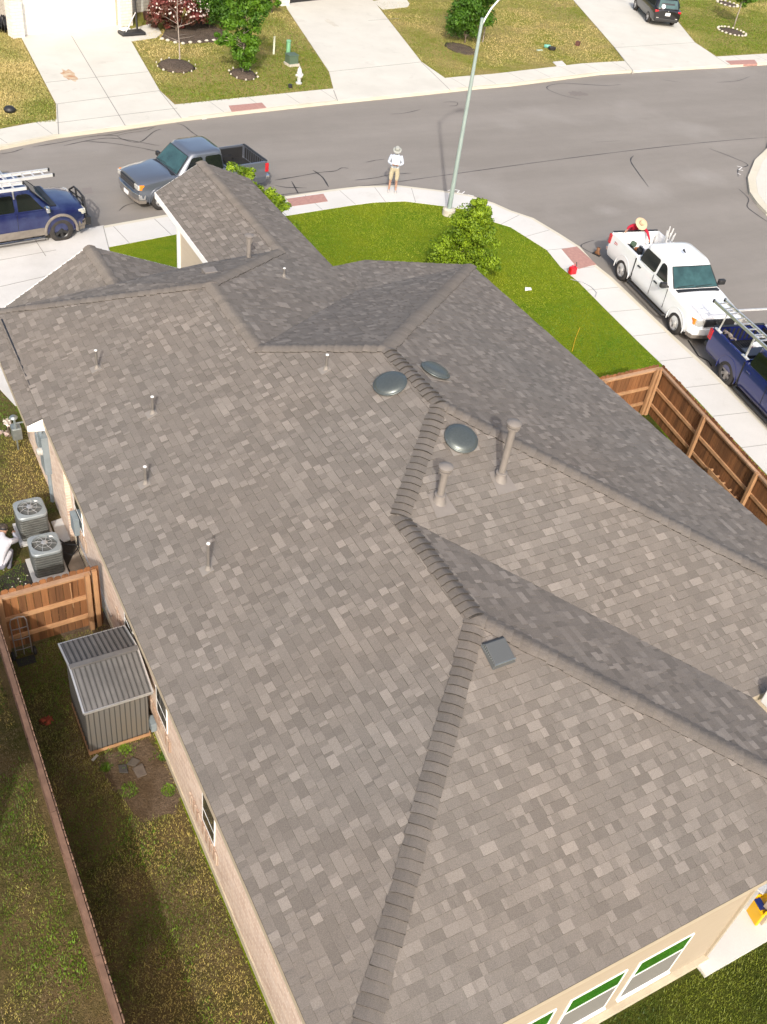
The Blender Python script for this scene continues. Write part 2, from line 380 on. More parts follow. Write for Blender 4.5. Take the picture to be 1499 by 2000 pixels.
# ================================================================== GROUND
ZS = -.12      # street level
def sheet(name, pts, z0, z1, mat, kind='structure', lab=None):
    b = MB(); b.prism([(p[0], p[1]) for p in pts], z0, z1)
    o = b.build(name, mat)
    if kind: o['kind'] = kind
    return o
PX = lambda *q: [P(a, b) for a, b in q]
b = MB(); b.prism([(-3000, -3000), (3000, -3000), (3000, 3000), (-3000, 3000)], -.5, -.30); struct(b.build('ground', M['lawn_far']))
b = MB(); b.prism([(-60, -60), (120, -60), (120, 62), (-60, 62)], -.25, ZS); struct(b.build('street', M['asphalt']))
near_out = PX((143, 452), (333, 418), (460, 398), (535, 387), (643, 371), (702, 364), (778, 362), (861, 372), (917, 381), (966, 397), (1000, 412), (1042, 426), (1094, 457), (1133, 482), (1164, 517), (1197, 543), (1250, 594), (1317, 657), (1382, 716), (1440, 772), (1499, 833))
e = (near_out[-1]-near_out[-3]).normalized()
near_out += [near_out[-1]+e*14, near_out[-1]+e*45]
near_out = [near_out[0]+V(-30, -3.0, 0)]+near_out
def offset(line, d):
    out = []
    for i, p in enumerate(line):
        t = (line[min(i+1, len(line)-1)]-line[max(i-1, 0)]).normalized(); out.append(p+V(t.y, -t.x, 0)*d)
    return out
near_in = offset(near_out, 1.45)
kerb_in = offset(near_out, .16)
# own lot + neighbour lots as one slab, kerb strip, sidewalk strip on top
lot = [(p.x, p.y) for p in offset(near_out, .05)]+[(-30, -45)]
b = MB(); b.prism(lot, -.24, -.002); struct(b.build('lawn', M['lawn_front']))
def strip(name, A, B, z0, z1, mat, i0=0, i1=None):
    A = A[i0:i1]; B = B[i0:i1]; b = MB()
    for i in range(len(A)-1):
        q = [A[i], A[i+1], B[i+1], B[i]]; b.prism([(p.x, p.y) for p in q], z0, z1)
    bm = bmesh.new(); me = D.meshes.new(name); me.from_pydata(b.v, [], b.f); bm.from_mesh(me); bmesh.ops.remove_doubles(bm, verts=bm.verts, dist=.0008)
    from collections import defaultdict
    seen = defaultdict(list)
    for f in bm.faces: seen[tuple(sorted(v.index for v in f.verts))].append(f)
    bmesh.ops.delete(bm, geom=[f for L in seen.values() if len(L) > 1 for f in L], context='FACES_ONLY')
    bm.to_mesh(me); bm.free(); me.materials.append(mat); o = D.objects.new(name, me); COL.objects.link(o); o['kind'] = 'structure'; return o
strip('kerb', near_out, kerb_in, -.22, .006, M['kerb'])
strip('sidewalk', kerb_in, near_in, -.2, .012, M['concrete'])
# joints across the sidewalk
def joints(A, B, spacing, z, mat, wdt=.018, name='sidewalk_joints', rng=None, off=0):
    b = MB(); acc = off
    for i in range(len(A)-1):
        L = (A[i+1]-A[i]).length; t = spacing-acc
        while t < L:
            p = A[i].lerp(A[i+1], t/L); q = B[i].lerp(B[i+1], t/L)
            if -10 < p.x < 60: b.bar(V(p.x, p.y, z), V(q.x, q.y, z), wdt, .004)
            t += spacing
        acc = (acc+L) % spacing
    return struct(b.build(name, mat))
joints(kerb_in, near_in, 1.5, .0125, M['joint'])
# own driveway on the left front
dr = PX((205, 442), (213, 487), (250, 560))
drv = [P(147, 452), P(205, 440), P(213, 480), P(216, 492)]
c0, c1 = P(203, 441), P(214, 489); dd = (c1-c0).normalized()
drive = [(c0.x-12, c0.y-1.6), (c0.x, c0.y), (c1.x, c1.y), (4.6, 18.7), (.3, 18.8), (-.2, 20.9), (c0.x-12, 20.2)]
sheet('driveway', [V(x, y, 0) for x, y in drive], -.2, .018, M['concrete_drive'])
b = MB()
for q0, q1 in (((0, 560), (130, 530)), ((90, 500), (60, 455)), ((0, 508), (110, 488)), ((202, 441), (214, 489))):
    A, B = P(*q0, .02), P(*q1, .02); b.bar(A, B, .02, .004)
struct(b.build('driveway_joints', M['joint']))
# far block: slab following the far kerb
far_out = PX((0, 287), (115, 264), (240, 248), (367, 230), (500, 215), (657, 198), (820, 182), (931, 170), (1000, 164), (1174, 142), (1236, 138), (1423, 128), (1499, 123))
e = (far_out[-1]-far_out[-3]).normalized(); e0 = (far_out[0]-far_out[1]).normalized()
far_out = [far_out[0]+e0*30]+far_out+[far_out[-1]+e*40]
far_k = offset(far_out, -.16); far_in = offset(far_out, -1.5)
lot2 = [(p.x, p.y) for p in offset(far_out, -.05)]+[(120, 110), (-30, 110)]
b = MB(); b.prism(lot2, -.24, -.002); struct(b.build('far_lawn', M['lawn_far']))
strip('far_kerb', far_out, far_k, -.22, .006, M['kerb'])
strip('far_sidewalk', far_k, far_in, -.2, .012, M['concrete_far'])
joints(far_k, far_in, 1.9, .0125, M['joint'], name='far_sidewalk_joints')
drs = [[(112, 263), (110, 203), (43, 75), (47, 66), (232, 46), (255, 78), (312, 177), (347, 210), (369, 229)],
       [(659, 197), (652, 175), (643, 140), (561, 17), (556, 2), (715, -8), (730, 2), (823, 121), (868, 152), (893, 174)],
       [(1240, 138), (1236, 140), (1201, 93), (1120, 0), (1060, -70), (1240, -85), (1326, 45), (1357, 83), (1399, 111), (1424, 127)]]
for i, q in enumerate(drs): sheet('far_driveway', PX(*q), -.2, .020, M['concrete_far'])
b = MB()
for q0, q1 in (((110, 203), (312, 177)), ((112, 204), (115, 262)), ((312, 177), (355, 231)), ((140, 70), (245, 245)), ((90, 161), (290, 140)), ((643, 140), (823, 121)), ((652, 176), (660, 197)), ((823, 121), (880, 176)), ((720, 40), (780, 36)), ((1201, 93), (1357, 83)), ((1201, 93), (1237, 138)), ((1399, 111), (1424, 127)), ((110, 240), (347, 211))):
    b.bar(P(*q0, .022), P(*q1, .022), .03, .004)
struct(b.build('far_driveway_joints', M['joint']))
# stains that belong to the slabs (rust, oil)
M['rust'] = simple('rust_stain', (.38, .20, .10), .9, col2=(.50, .42, .30), vscale=3)
M['oil'] = simple('oil_stain', (.45, .42, .36), .9, col2=(.53, .50, .43), vscale=2)
def blob(name, px, py, rx, ry, z, mat, n=22, rz=0, seed=1):
    rd = random.Random(seed); c = P(px, py, z); pts = []
    for k in range(n):
        a = 2*math.pi*k/n; r = 1+rd.uniform(-.28, .28); x = rx*r*math.cos(a); y = ry*r*math.sin(a)
        pts.append((c.x+x*math.cos(rz)-y*math.sin(rz), c.y+x*math.sin(rz)+y*math.cos(rz)))
    b = MB(); b.prism(pts, z-.003, z+.001); o = b.build(name, mat); o['kind'] = 'structure'; return o
blob('rust_stain', 136, 146, .28, .75, .0225, M['rust'], seed=3)
blob('oil_stain', 648, 45, .2, .7, .0225, M['oil'], seed=5)
# island on the right
isl = PX((1499, 289), (1475, 312), (1461, 346), (1465, 374), (1480, 396), (1499, 415))
isl = [isl[0]+V(3.5, 2.4, 0), isl[0]+V(1.4, 1.2, 0)]+isl+[isl[-1]+V(.9, -2.5, 0), isl[-1]+V(1.0, -8, 0)]
ii = offset(isl, -.35); strip('corner_kerb', isl, ii, -.22, .004, M['kerb'])
b = MB(); b.prism([(p.x, p.y) for p in ii]+[(ii[-1].x+20, ii[-1].y), (ii[0].x+20, ii[0].y)], -.2, .01); struct(b.build('corner_sidewalk', M['concrete_far']))
il = offset(isl, -2.2); b = MB(); b.prism([(p.x, p.y) for p in il]+[(il[-1].x+40, il[-1].y), (il[0].x+40, il[0].y)], -.2, .016); struct(b.build('corner_lawn', M['lawn_far']))
# pinkish paver panels let into the sidewalks
for q in ([(560, 389), (632, 379), (641, 394), (569, 404)], [(1097, 487), (1127, 482), (1165, 517), (1130, 526)], [(447, 207), (512, 201), (521, 211), (453, 219)], [(1417, 119), (1474, 117), (1480, 125), (1428, 127)]):
    sheet('paver_panel', PX(*q), -.1, .017, M['paver'])
# tar crack seals on the street: polylines in street plane
def crack(pts, wd=.05, name='tar_crack_seal'):
    b = MB(); pp = [P(x, y, ZS) for x, y in pts]; sm = []
    for i in range(len(pp)-1):
        p0, p1, p2, p3 = pp[max(i-1, 0)], pp[i], pp[i+1], pp[min(i+2, len(pp)-1)]
        for k in range(5):
            t = k/5; sm.append(.5*((2*p1)+(p2-p0)*t+(2*p0-5*p1+4*p2-p3)*t*t+(3*p1-p0-3*p2+p3)*t**3))
    sm.append(pp[-1]); L = []; Rr = []
    rd = random.Random(int(pts[0][0]*7+pts[0][1]))
    for i, p in enumerate(sm):
        t = (sm[min(i+1, len(sm)-1)]-sm[max(i-1, 0)]).normalized(); nrm = V(t.y, -t.x, 0); e_ = min(i, len(sm)-1-i); ww = wd*.78/2*min(1, .35+e_*.3)*rd.uniform(.6, 1.25)
        L.append(p+nrm*ww); Rr.append(p-nrm*ww)
    vs_ = [V(p.x, p.y, ZS+.004) for p in L]+[V(p.x, p.y, ZS+.004) for p in Rr]; n = len(L)
    b.add(vs_, [(i, i+1, n+i+1, n+i) for i in range(n-1)])
    return struct(b.build(name, M['tar']))
for pts, wd in [([(64, 287), (120, 278), (170, 268), (215, 263), (255, 255), (300, 248)], .06), ([(125, 285), (160, 277), (205, 270), (240, 272), (275, 278), (312, 285)], .06),
    ([(165, 276), (220, 280), (280, 290), (318, 298), (324, 294)], .06), ([(190, 265), (225, 265), (240, 272), (272, 278), (300, 258), (315, 252)], .06), ([(225, 266), (250, 260), (285, 255), (306, 246)], .04),
    ([(346, 241), (360, 246), (375, 258), (397, 273)], .06), ([(0, 301), (25, 297), (46, 290)], .06), ([(233, 412), (245, 402), (265, 396)], .04),
    ([(537, 352), (580, 345), (625, 337), (655, 334), (668, 328), (682, 329)], .07), ([(611, 332), (630, 346), (642, 365)], .09), ([(538, 362), (560, 366), (600, 367)], .07), ([(570, 354), (583, 378)], .09), ([(540, 382), (570, 378), (640, 370)], .06),
    ([(715, 317), (735, 313), (752, 311)], .05), ([(693, 352), (730, 348), (765, 341), (805, 338)], .06),
    ([(680, 366), (740, 360), (800, 352), (900, 338), (1000, 324), (1120, 308), (1250, 292), (1380, 278), (1499, 268)], .055),
    ([(762, 223), (790, 221), (822, 214)], .05), ([(865, 200), (880, 199), (893, 200), (892, 206), (878, 207)], .05),
    ([(1213, 165), (1180, 167), (1100, 163), (1068, 171), (1095, 185), (1135, 194)], .06), ([(1295, 156), (1330, 161)], .05), ([(1400, 161), (1440, 158), (1465, 149)], .05), ([(1238, 304), (1232, 314), (1245, 335), (1267, 365)], .07), ([(1155, 278), (1212, 275)], .03),
    ([(1385, 290), (1430, 307), (1461, 322), (1443, 330), (1442, 345)], .06), ([(1443, 369), (1462, 388), (1460, 404), (1480, 420), (1499, 433)], .07), ([(1161, 469), (1135, 480), (1160, 496), (1175, 500)], .06)]:
    crack(pts, wd)
blob('street_patch', 1129, 183, .55, .35, ZS+.004, simple('patch', (.16, .14, .125), .9), seed=9)
b = MB()
q = [P(160, 368, ZS), P(179, 366, ZS), P(182, 377, ZS), P(163, 379, ZS)]; b.prism([(p.x, p.y) for p in q], ZS-.01, ZS+.004); struct(b.build('street_patch', simple('patch2', (.19, .165, .15), .9)))
# yards near the house
sheet('back_lawn', [V(-40, -40, 0), V(.35, -40, 0), V(.35, 14.9, 0), V(.35, 17.4, 0), V(.3, 18.8, 0), V(-.2, 20.85, 0), V(-12, 20.2, 0), V(-40, 18, 0)], -.1, .004, M['lawn_back'])
sheet('rear_lawn', [V(.35, -40, 0), V(14.5, -40, 0), V(15.5, 8, 0), V(16.6, 13.1, 0), V(11.5, 13.1, 0), V(11.5, .2, 0), V(.35, .2, 0)], -.1, .005, M['lawn_rear'])
def patch(name, pts, z, mat, kind='structure'):
    """irregular ground patch from a pixel polygon, edge roughened"""
    pp = PX(*pts); out = []; rd = random.Random(len(pts)*31+int(pts[0][0]))
    for i in range(len(pp)):
        a, c = pp[i], pp[(i+1) % len(pp)]; n = max(2, int((c-a).length/.12))
        for k in range(n): out.append(a.lerp(c, k/n)+V(rd.uniform(-.05, .05), rd.uniform(-.05, .05), 0))
    b = MB(); b.prism([(p.x, p.y) for p in out], z-.01, z); o = b.build(name, mat); o['kind'] = kind; return o
patch('bare_soil', [(190, 1480), (290, 1440), (330, 1490), (355, 1560), (345, 1590), (270, 1605), (235, 1560), (205, 1520)], .010, M['soil'])
patch('bare_soil', [(110, 1220), (200, 1195), (240, 1215), (215, 1245), (130, 1262)], .010, M['soil'])
patch('bare_soil', [(-30, 1140), (60, 1090), (150, 1010), (180, 1100), (150, 1130), (0, 1180)], .009, simple('dark_mulch', (.035, .028, .02), .95, var=.4, vscale=20))
# porch slab at the right rear corner
sheet('patio', [V(6.9, .02, 0), V(10.6, .02, 0), V(10.6, 2.4, 0), V(6.9, 2.4, 0)], -.1, .09, M['concrete'])

# utility survey marks sprayed on the street
M['spray'] = simple('spray_paint', (.72, .71, .69), .8)
def mark(pts, wd=.035):
    b = MB(); pp = [P(x, y, ZS+.005) for x, y in pts]
    for a, c in zip(pp, pp[1:]): b.bar(a, c, wd, .003)
    struct(b.build('paint_mark', M['spray']))
for q in ([(1440, 324), (1450, 327), (1443, 331), (1452, 333)], [(1441, 338), (1447, 341)], [(875, 372), (888, 370), (898, 372), (893, 376), (903, 378), (908, 374)], [(914, 380), (926, 383)], [(1478, 124), (1486, 124)], [(395, 233), (404, 232)], [(540, 392), (549, 397), (543, 403), (553, 400)]): mark(q)
# ================================================================== HOUSE
from mathutils.geometry import tessellate_polygon
HE = 3.551
house = thing('house', 'large single storey house with a brown grey shingled hip roof filling the picture', 'house', (0, 0, 0))
P1 = V(4.24, 4.55, 5.058); C0 = V(0, 0, HE); EC = V(8.534, 0, HE); EV = V(8.534, 2.45, HE); P2 = V(4.24, 6.9, 5.058); P3 = V(5.95, 8.71, 5.666)
P4 = V(5.90, 10.62, 5.66); P5 = V(4.03, 12.30, 4.985); P6 = V(4.02, 14.92, 4.98); P7 = V(6.90, 17.75, 3.99); FL = V(0, 17.43, HE)
RC = V(11.96, 2.5, HE); FC = V(11.97, 16.62, 3.50); KK = V(9.75, 18.4, 3.03); VV = V(8.22, 16.08, 3.555); JJ = V(8.23, 17.39, 3.55)
WA = V(6.87, 23.3, 3.99); WR = V(8.20, 22.93, 3.53); WL = V(5.30, 22.65, 3.51); WB = V(5.28, 18.45, 3.51)
G0 = V(2.47, 18.85, 4.10); G1 = V(2.53, 16.95, 4.10); GL = V(.20, 18.85, 2.66); GLb = V(.20, 16.95, 2.66); GR = V(4.9, 18.85, 3.13); GRb = V(4.9, 16.95, 3.13)
E = .135
def clip(poly, a, b, c):        # keep a*u+b*v >= c ; entries (u,v,edgeflag)
    out = []
    for i in range(len(poly)):
        p, q = poly[i], poly[(i+1) % len(poly)]; dp = a*p[0]+b*p[1]-c; dq = a*q[0]+b*q[1]-c
        if dp >= 0: out.append(p)
        if dp*dq < 0:
            t = dp/(dp-dq); out.append((p[0]+(q[0]-p[0])*t, p[1]+(q[1]-p[1])*t))
    return out
roofmb = MB(); undermb = MB()
def shingle(poly, down, v_eave=None):
    """lay courses of random-width tabs over a roof face; down = horizontal downslope direction"""
    dn = Vector((down[0], down[1])).normalized(); ev = Vector((dn.y, -dn.x))
    n = V(0, 0, 0)
    for i in range(len(poly)):
        a, c = poly[i], poly[(i+1) % len(poly)]; n += a.cross(c)
    if n.z < 0: n = -n
    sl = abs((n.x*dn.x+n.y*dn.y)/n.z); k = math.sqrt(1+sl*sl)
    uv = lambda p: (p.x*ev.x+p.y*ev.y, -(p.x*dn.x+p.y*dn.y)*k)
    tris = tessellate_polygon([poly]); T = []
    for t in tris:
        q = [poly[i] for i in t]; nn = (q[1]-q[0]).cross(q[2]-q[0])
        if nn.z < 0: q = [q[0], q[2], q[1]]; nn = -nn
        if abs(nn.z) < 1e-6: continue
        U = [uv(p) for p in q]; area = (U[1][0]-U[0][0])*(U[2][1]-U[0][1])-(U[2][0]-U[0][0])*(U[1][1]-U[0][1])
        if abs(area) < 1e-6: continue
        if area < 0: U = [U[0], U[2], U[1]]
        T.append((U, nn, q[0]))
        undermb.add([p+V(0, 0, -.012) for p in q], [(0, 1, 2)])
    UU = [uv(p) for p in poly]; v0 = min(p[1] for p in UU); v1 = max(p[1] for p in UU); u0 = min(p[0] for p in UU); u1 = max(p[0] for p in UU)
    rd = random.Random(int(abs(v0*97+u0*31)*10))
    def to3(u, v, h, nn, q0):
        dd = -v/k; x = ev.x*u+dn.x*dd; y = ev.y*u+dn.y*dd
        return V(x, y, q0.z-(nn.x*(x-q0.x)+nn.y*(y-q0.y))/nn.z+h)
    nc = int((v1-v0)/E)+1
    for ci in range(nc):
        va = v0+ci*E; vb = va+E; u = u0-rd.random()*.3; prev = 0; tooth = rd.random() < .5
        while u < u1:
            wd = rd.choice([.06, .09, .11, .12, .13, .15, .18, .22]) if tooth else rd.choice([.05, .08, .11, .13, .16, .20, .26])
            wd *= rd.uniform(.9, 1.1)
            r = rd.random()
            tone = (rd.uniform(.84, .96) if r < .50 else rd.uniform(.97, 1.08) if r < .78 else rd.uniform(1.10, 1.18) if r < .91 else rd.uniform(1.2, 1.34)) if tooth else \
                   (rd.uniform(.74, .85) if r < .45 else rd.uniform(.86, .97) if r < .85 else rd.uniform(1.0, 1.16))
            th = .013 if tooth else .006
            for U, nn, q0 in T:
                if max(p[0] for p in U) < u or min(p[0] for p in U) > u+wd or max(p[1] for p in U) < va or min(p[1] for p in U) > vb: continue
                pl = [(u, va), (u+wd, va), (u+wd, vb+.001), (u, vb+.001)]
                for i in range(3):
                    p, q = U[i], U[(i+1) % 3]; a_, b_ = -(q[1]-p[1]), (q[0]-p[0])
                    pl = clip(pl, a_, b_, a_*p[0]+b_*p[1])
                    if len(pl) < 3: break
                if len(pl) < 3: continue
                hh = lambda v: th*(1-(v-va)/E*.75)+.002
                roofmb.add([to3(a, b, hh(b), nn, q0) for a, b in pl], [tuple(range(len(pl)))], 0, tone)
                lo = [p for p in pl if abs(p[1]-va) < 1e-5]
                if len(lo) == 2:
                    lo.sort(key=lambda p: p[0]); (a, b), (c, d_) = lo
                    roofmb.add([to3(a, b, -.003, nn, q0), to3(c, d_, -.003, nn, q0), to3(c, d_, hh(b), nn, q0), to3(a, b, hh(b), nn, q0)], [(0, 1, 2, 3)], 0, .42)
                if tooth:        # side faces of the thick tab
                    for uu in (u, u+wd):
                        sd_ = [p for p in pl if abs(p[0]-uu) < 1e-5]
                        if len(sd_) == 2:
                            (a, b), (c, d_) = sd_
                            roofmb.add([to3(a, b, 0, nn, q0), to3(c, d_, 0, nn, q0), to3(c, d_, hh(d_), nn, q0), to3(a, b, hh(b), nn, q0)], [(0, 1, 2, 3)], 0, .5)
            u += wd; tooth = not tooth if rd.random() < .8 else tooth
shingle([C0, P1, P2, P3, P4, P5, P6, FL], (-1, 0))
shingle([C0, EC, P1], (0, -1))
shingle([EC, EV, P2, P1], (1, 0))
shingle([P2, EV, RC, P3], (0, -1))
shingle([RC, FC, P4, P3], (1, 0))
shingle([P4, FC, KK, VV, P5], (0, 1))
shingle([VV, KK, JJ], (1, 0))
shingle([P5, VV, JJ, WR, WA, P7, P6], (1, 0))
shingle([P7, WA, WL, WB], (-1, 0))
shingle([P6, P7, WB, V(4.3, 18.4, 3.45), G1], (0, 1)); shingle([P6, G1, FL], (0, 1))
shingle([G0, G1, GLb, GL], (-1, 0)); shingle([G0, GR, GRb, G1], (1, 0))
shingle([V(-.30, 13.25, HE-.125), V(.03, 13.25, HE-.012), V(.03, 17.4, HE-.012), V(-.30, 17.4, HE-.125)], (-1, 0))
roof = roofmb.build('roof', M['shingle'], house)
undermb.build('roof_deck', M['black'], roof)
# ridge and hip caps -------------------------------------------------
capmb = MB()
def caps(a, b, nA, nB, wd=.158, ex=.145):
    """overlapping bent cap shingles running from a (covered end) to b (exposed end)"""
    a, b = Vector(a), Vector(b); d = (b-a); L = d.length; d.normalize(); n = int(L/ex)
    sA = nA.cross(d).normalized(); sA = -sA if sA.z > 0 else sA
    sB = nB.cross(d).normalized(); sB = -sB if sB.z > 0 else sB
    if abs(sA.z) < 1e-3 and abs(sB.z) < 1e-3: pass
    up = (nA+nB).normalized(); rd = random.Random(int(L*1000))
    for i in range(n+1):
        p0 = a+d*(i*ex); p1 = a+d*min(L, (i+1)*ex+.002)
        if (p1-p0).length < .01: continue
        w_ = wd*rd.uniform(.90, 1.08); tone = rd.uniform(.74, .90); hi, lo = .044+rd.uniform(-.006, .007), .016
        def ring(p, h):
            return [p+sA*w_+nA*(h*.75), p+sA*w_*.45+nA*h, p+sA*w_*.12+up*(h*.9), p+sB*w_*.12+up*(h*.9), p+sB*w_*.45+nB*h, p+sB*w_+nB*(h*.75)]
        A = ring(p0, lo); B = ring(p1, hi); Z = [q-up*hi*1.0 for q in B]
        tw = d*rd.uniform(-.014, .014); B[0] += tw; B[5] -= tw
        fs = [(k, k+1, 7+k, 6+k) for k in range(5)]
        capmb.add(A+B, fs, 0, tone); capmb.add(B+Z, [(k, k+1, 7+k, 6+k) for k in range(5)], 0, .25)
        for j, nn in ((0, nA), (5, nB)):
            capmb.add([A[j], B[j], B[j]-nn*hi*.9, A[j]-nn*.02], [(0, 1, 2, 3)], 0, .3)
def nrm(*p):
    n = (p[1]-p[0]).cross(p[2]-p[0]).normalized(); return n if n.z > 0 else -n
nL = nrm(C0, P1, FL); nB_ = nrm(C0, EC, P1); nE = nrm(EC, P2, P1); nM = nrm(P2, RC, P3); nR = nrm(RC, FC, P4); nF = nrm(P4, FC, P5); nF2 = nrm(P5, P6, WR); nF3 = nrm(P6, P7, FL); nWL = nrm(P7, WA, WL); nGL = nrm(G0, G1, GL); nGR = nrm(G0, GR, G1)
caps(P1, C0, nL, nB_); caps(P1, EC, nB_, nE); caps(P2, P1, nL, nE); caps(P3, P2, nL, nM); caps(P3, RC, nM, nR); caps(P4, P3, nL, nR)
caps(P4, FC, nR, nF); caps(P4, P5, nL, nF); caps(P5, P6, nL, nF2); caps(P6, FL, nL, nF3); caps(P6, P7, nF2, nF3); caps(P7, WA, nF2, nWL); caps(G1, G0, nGL, nGR)
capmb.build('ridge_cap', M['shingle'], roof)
# fascia, soffit -----------------------------------------------------
fb = MB()
def fascia(a, b, drop=.16):
    a, b = Vector(a), Vector(b); fb.bar(a+V(0, 0, -drop/2-.006), b+V(0, 0, -drop/2-.006), .022, drop)
for a, b in ((C0+V(.014, 0, 0), V(.014, 13.25, HE)), (C0+V(0, .014, 0), EC+V(0, .014, 0)), (EC+V(-.014, 0, 0), EV+V(-.014, 0, 0)), (EV, RC+V(0, .014, 0)), (RC+V(-.014, 0, 0), FC+V(-.014, 0, 0)), (FC, KK), (KK, JJ), (JJ, WR), (V(-.288, 13.25, HE-.12), V(-.288, 17.4, HE-.12))): fascia(a, b)
fb.build('fascia', M['fascia'], house)
wf = MB()
def wfas(a, b, drop=.17): wf.bar(Vector(a)+V(0, 0, -drop/2-.004), Vector(b)+V(0, 0, -drop/2-.004), .03, drop)
wfas(WL+V(-.004, 0, 0), WB+V(-.004, 0, 0)); wfas(WL, WA); wfas(WR, WA); wfas(GL, G0); wfas(G0, GR)
wf.add([V(-.30, 13.243, HE-.13), V(.02, 13.243, HE-.02), V(.02, 13.243, HE-.30), V(-.30, 13.243, HE-.24), V(-.30, 13.225, HE-.13), V(.02, 13.225, HE-.02), V(.02, 13.225, HE-.30), V(-.30, 13.225, HE-.24)], [(0, 1, 2, 3), (4, 7, 6, 5), (0, 3, 7, 4), (3, 2, 6, 7)])
wf.build('barge_board', M['white'], house)
sb = MB()
sb.prism([(.02, .02), (8.51, .02), (8.51, 2.5), (11.93, 2.5), (11.93, 16.0), (8.2, 15.9), (8.15, 22.6), (5.32, 22.6), (5.32, 18.4), (4.2, 18.0), (3.2, 16.6), (.4, 16.6), (.02, 17.2)], HE-.19, HE-.17)
sb.prism([(-.28, 13.26), (.03, 13.26), (.03, 17.38), (-.28, 17.38)], HE-.30, HE-.28)
sb.build('soffit', M['fascia'], house)
# thin dark strip standing in for the shadow gap at the plane's step
sb = MB(); sb.bar(V(.045, 14.05, HE+.013), V(.045, 17.0, HE+.035), .03, .012); sb.build('step_shadow_strip', M['dark'], house)
# walls ---------------------------------------------------------------
WH = HE-.17
b = MB(); b.box((.55, 7.85, WH/2), (.3, 15.14, WH)); b.box((.35, 15.45, WH/2-.05), (.1, 4.0, WH-.1)); b.build('brick_wall', M['brick'], house)
b = MB(); b.box((.475, 8.85, .09), (.19, 17.15, .18)); b.box((3.78, .252, .07), (6.66, .10, .14)); b.build('foundation', M['foundation'], house)
b = MB(); b.box((3.83, .383, WH/2), (6.56, .2, WH)); b.box((7.82, .383, WH-.22), (1.40, .2, .44)); b.box((7.06, 1.3, WH/2), (.1, 1.7, WH)); b.box((7.4, 2.3, WH/2), (.8, .2, WH)); b.box((9.5, 2.95, WH/2), (4.2, .2, WH))
b.box((11.5, 9.4, WH/2), (.2, 13.0, WH)); b.box((9.9, 16.0, WH/2), (3.3, .2, WH)); b.build('rear_wall', M['siding'], house)
b = MB(); b.bar(V(7.10, .276, .1), V(7.10, .276, WH), .06, .06); b.bar(V(8.45, .33, .1), V(8.45, .33, WH), .16, .16); b.build('corner_trim', M['fascia'], house)
b = MB(); b.box((5.62, 19.75, WH/2), (.1, 3.4, WH)); b.box((6.9, 21.45, WH/2), (2.5, .1, WH)); b.box((7.95, 19.0, WH/2), (.1, 3.6, WH)); b.box((2.5, 18.5, 1.3), (4.2, .1, 2.6)); b.build('front_wall', M['siding_cream'], house)
b = MB(); b.box((5.585, 21.46, WH/2), (.14, .14, WH)); b.box((7.95, 21.46, WH/2), (.14, .14, WH)); b.build('corner_board', M['white'], house)
# rear windows --------------------------------------------------------
def win_rear(x0, x1, z0, z1, zm):
    y = .283; f = MB(); t = .036
    for a, c in (((x0, z0), (x1, z0+t)), ((x0, z1-.012), (x1, z1)), ((x0, z0+t), (x0+t, z1-.012)), ((x1-t, z0+t), (x1, z1-.012)), ((x0+t, zm-t/2), (x1-t, zm+t/2))):
        f.box(((a[0]+c[0])/2, y+.006, (a[1]+c[1])/2), (c[0]-a[0], .05, c[1]-a[1]))
    w = f.build('window', M['whitev'], house)
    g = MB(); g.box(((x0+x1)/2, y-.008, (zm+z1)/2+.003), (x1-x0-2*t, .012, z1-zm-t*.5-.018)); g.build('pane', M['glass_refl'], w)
    g = MB(); g.box(((x0+x1)/2, y-.009, (z0+zm)/2), (x1-x0-2*t, .012, zm-z0-t*1.5)); g.build('insect_screen', M['screen'], w)
    g = MB(); g.box(((x0+x1)/2, y-.02, z0-.016), (x1-x0, .06, .03)); g.build('sill', M['whitev'], w)
win_rear(5.10, 6.16, .48, 1.72, 1.24); win_rear(3.84, 4.87, .48, 1.74, 1.26); win_rear(2.56, 3.60, .48, 1.74, 1.26); win_rear(.9, 1.9, .48, 1.74, 1.26)
M['mortar_dark'] = simple('mortar_dark', (.33, .25, .19), .9)
def win_left(y0, y1, z0, z1):
    x = .4; f = MB(); t = .015; zm = (z0+z1)/2-.1
    for a, c in (((y0, z0), (y1, z0+t)), ((y0, z1-t), (y1, z1)), ((y0, z0+t), (y0+t, z1-t)), ((y1-t, z0+t), (y1, z1-t)), ((y0+t, zm-t/2), (y1-t, zm+t/2))):
        f.box((x-.003, (a[0]+c[0])/2, (a[1]+c[1])/2), (.03, c[0]-a[0], c[1]-a[1]))
    w = f.build('window', M['whitev'], house)
    g = MB(); g.box((x-.008, (y0+y1)/2, (z0+z1)/2), (.012, y1-y0-2*t, z1-z0-2*t)); g.build('pane', M['glass'], w)
    # soldier-course surround of upright bricks
    g = MB(); g2 = MB(); g3 = MB(); n = int((y1-y0+.8)/.085); rd = random.Random(int(y0*10))
    for k in range(n):
        yy = y0-.15+k*.085
        g3.box((x-.002, yy+.04, z0-.20), (.03, .085, .31)); (g if rd.random() < .5 else g2).box((x-.012, yy+.04, z0-.20), (.05, .062, .30))
    g.build('brick_sill', M['brick_dark'], w); g2.build('brick_sill', M['brick_light'], w); g3.build('mortar_bed', M['mortar_dark'], w)
win_left(4.88, 5.42, .90, 1.8); win_left(7.16, 7.72, .95, 1.85); win_left(9.02, 9.55, 1.25, 2.0); win_left(12.45, 13.1, 1.0, 1.9)
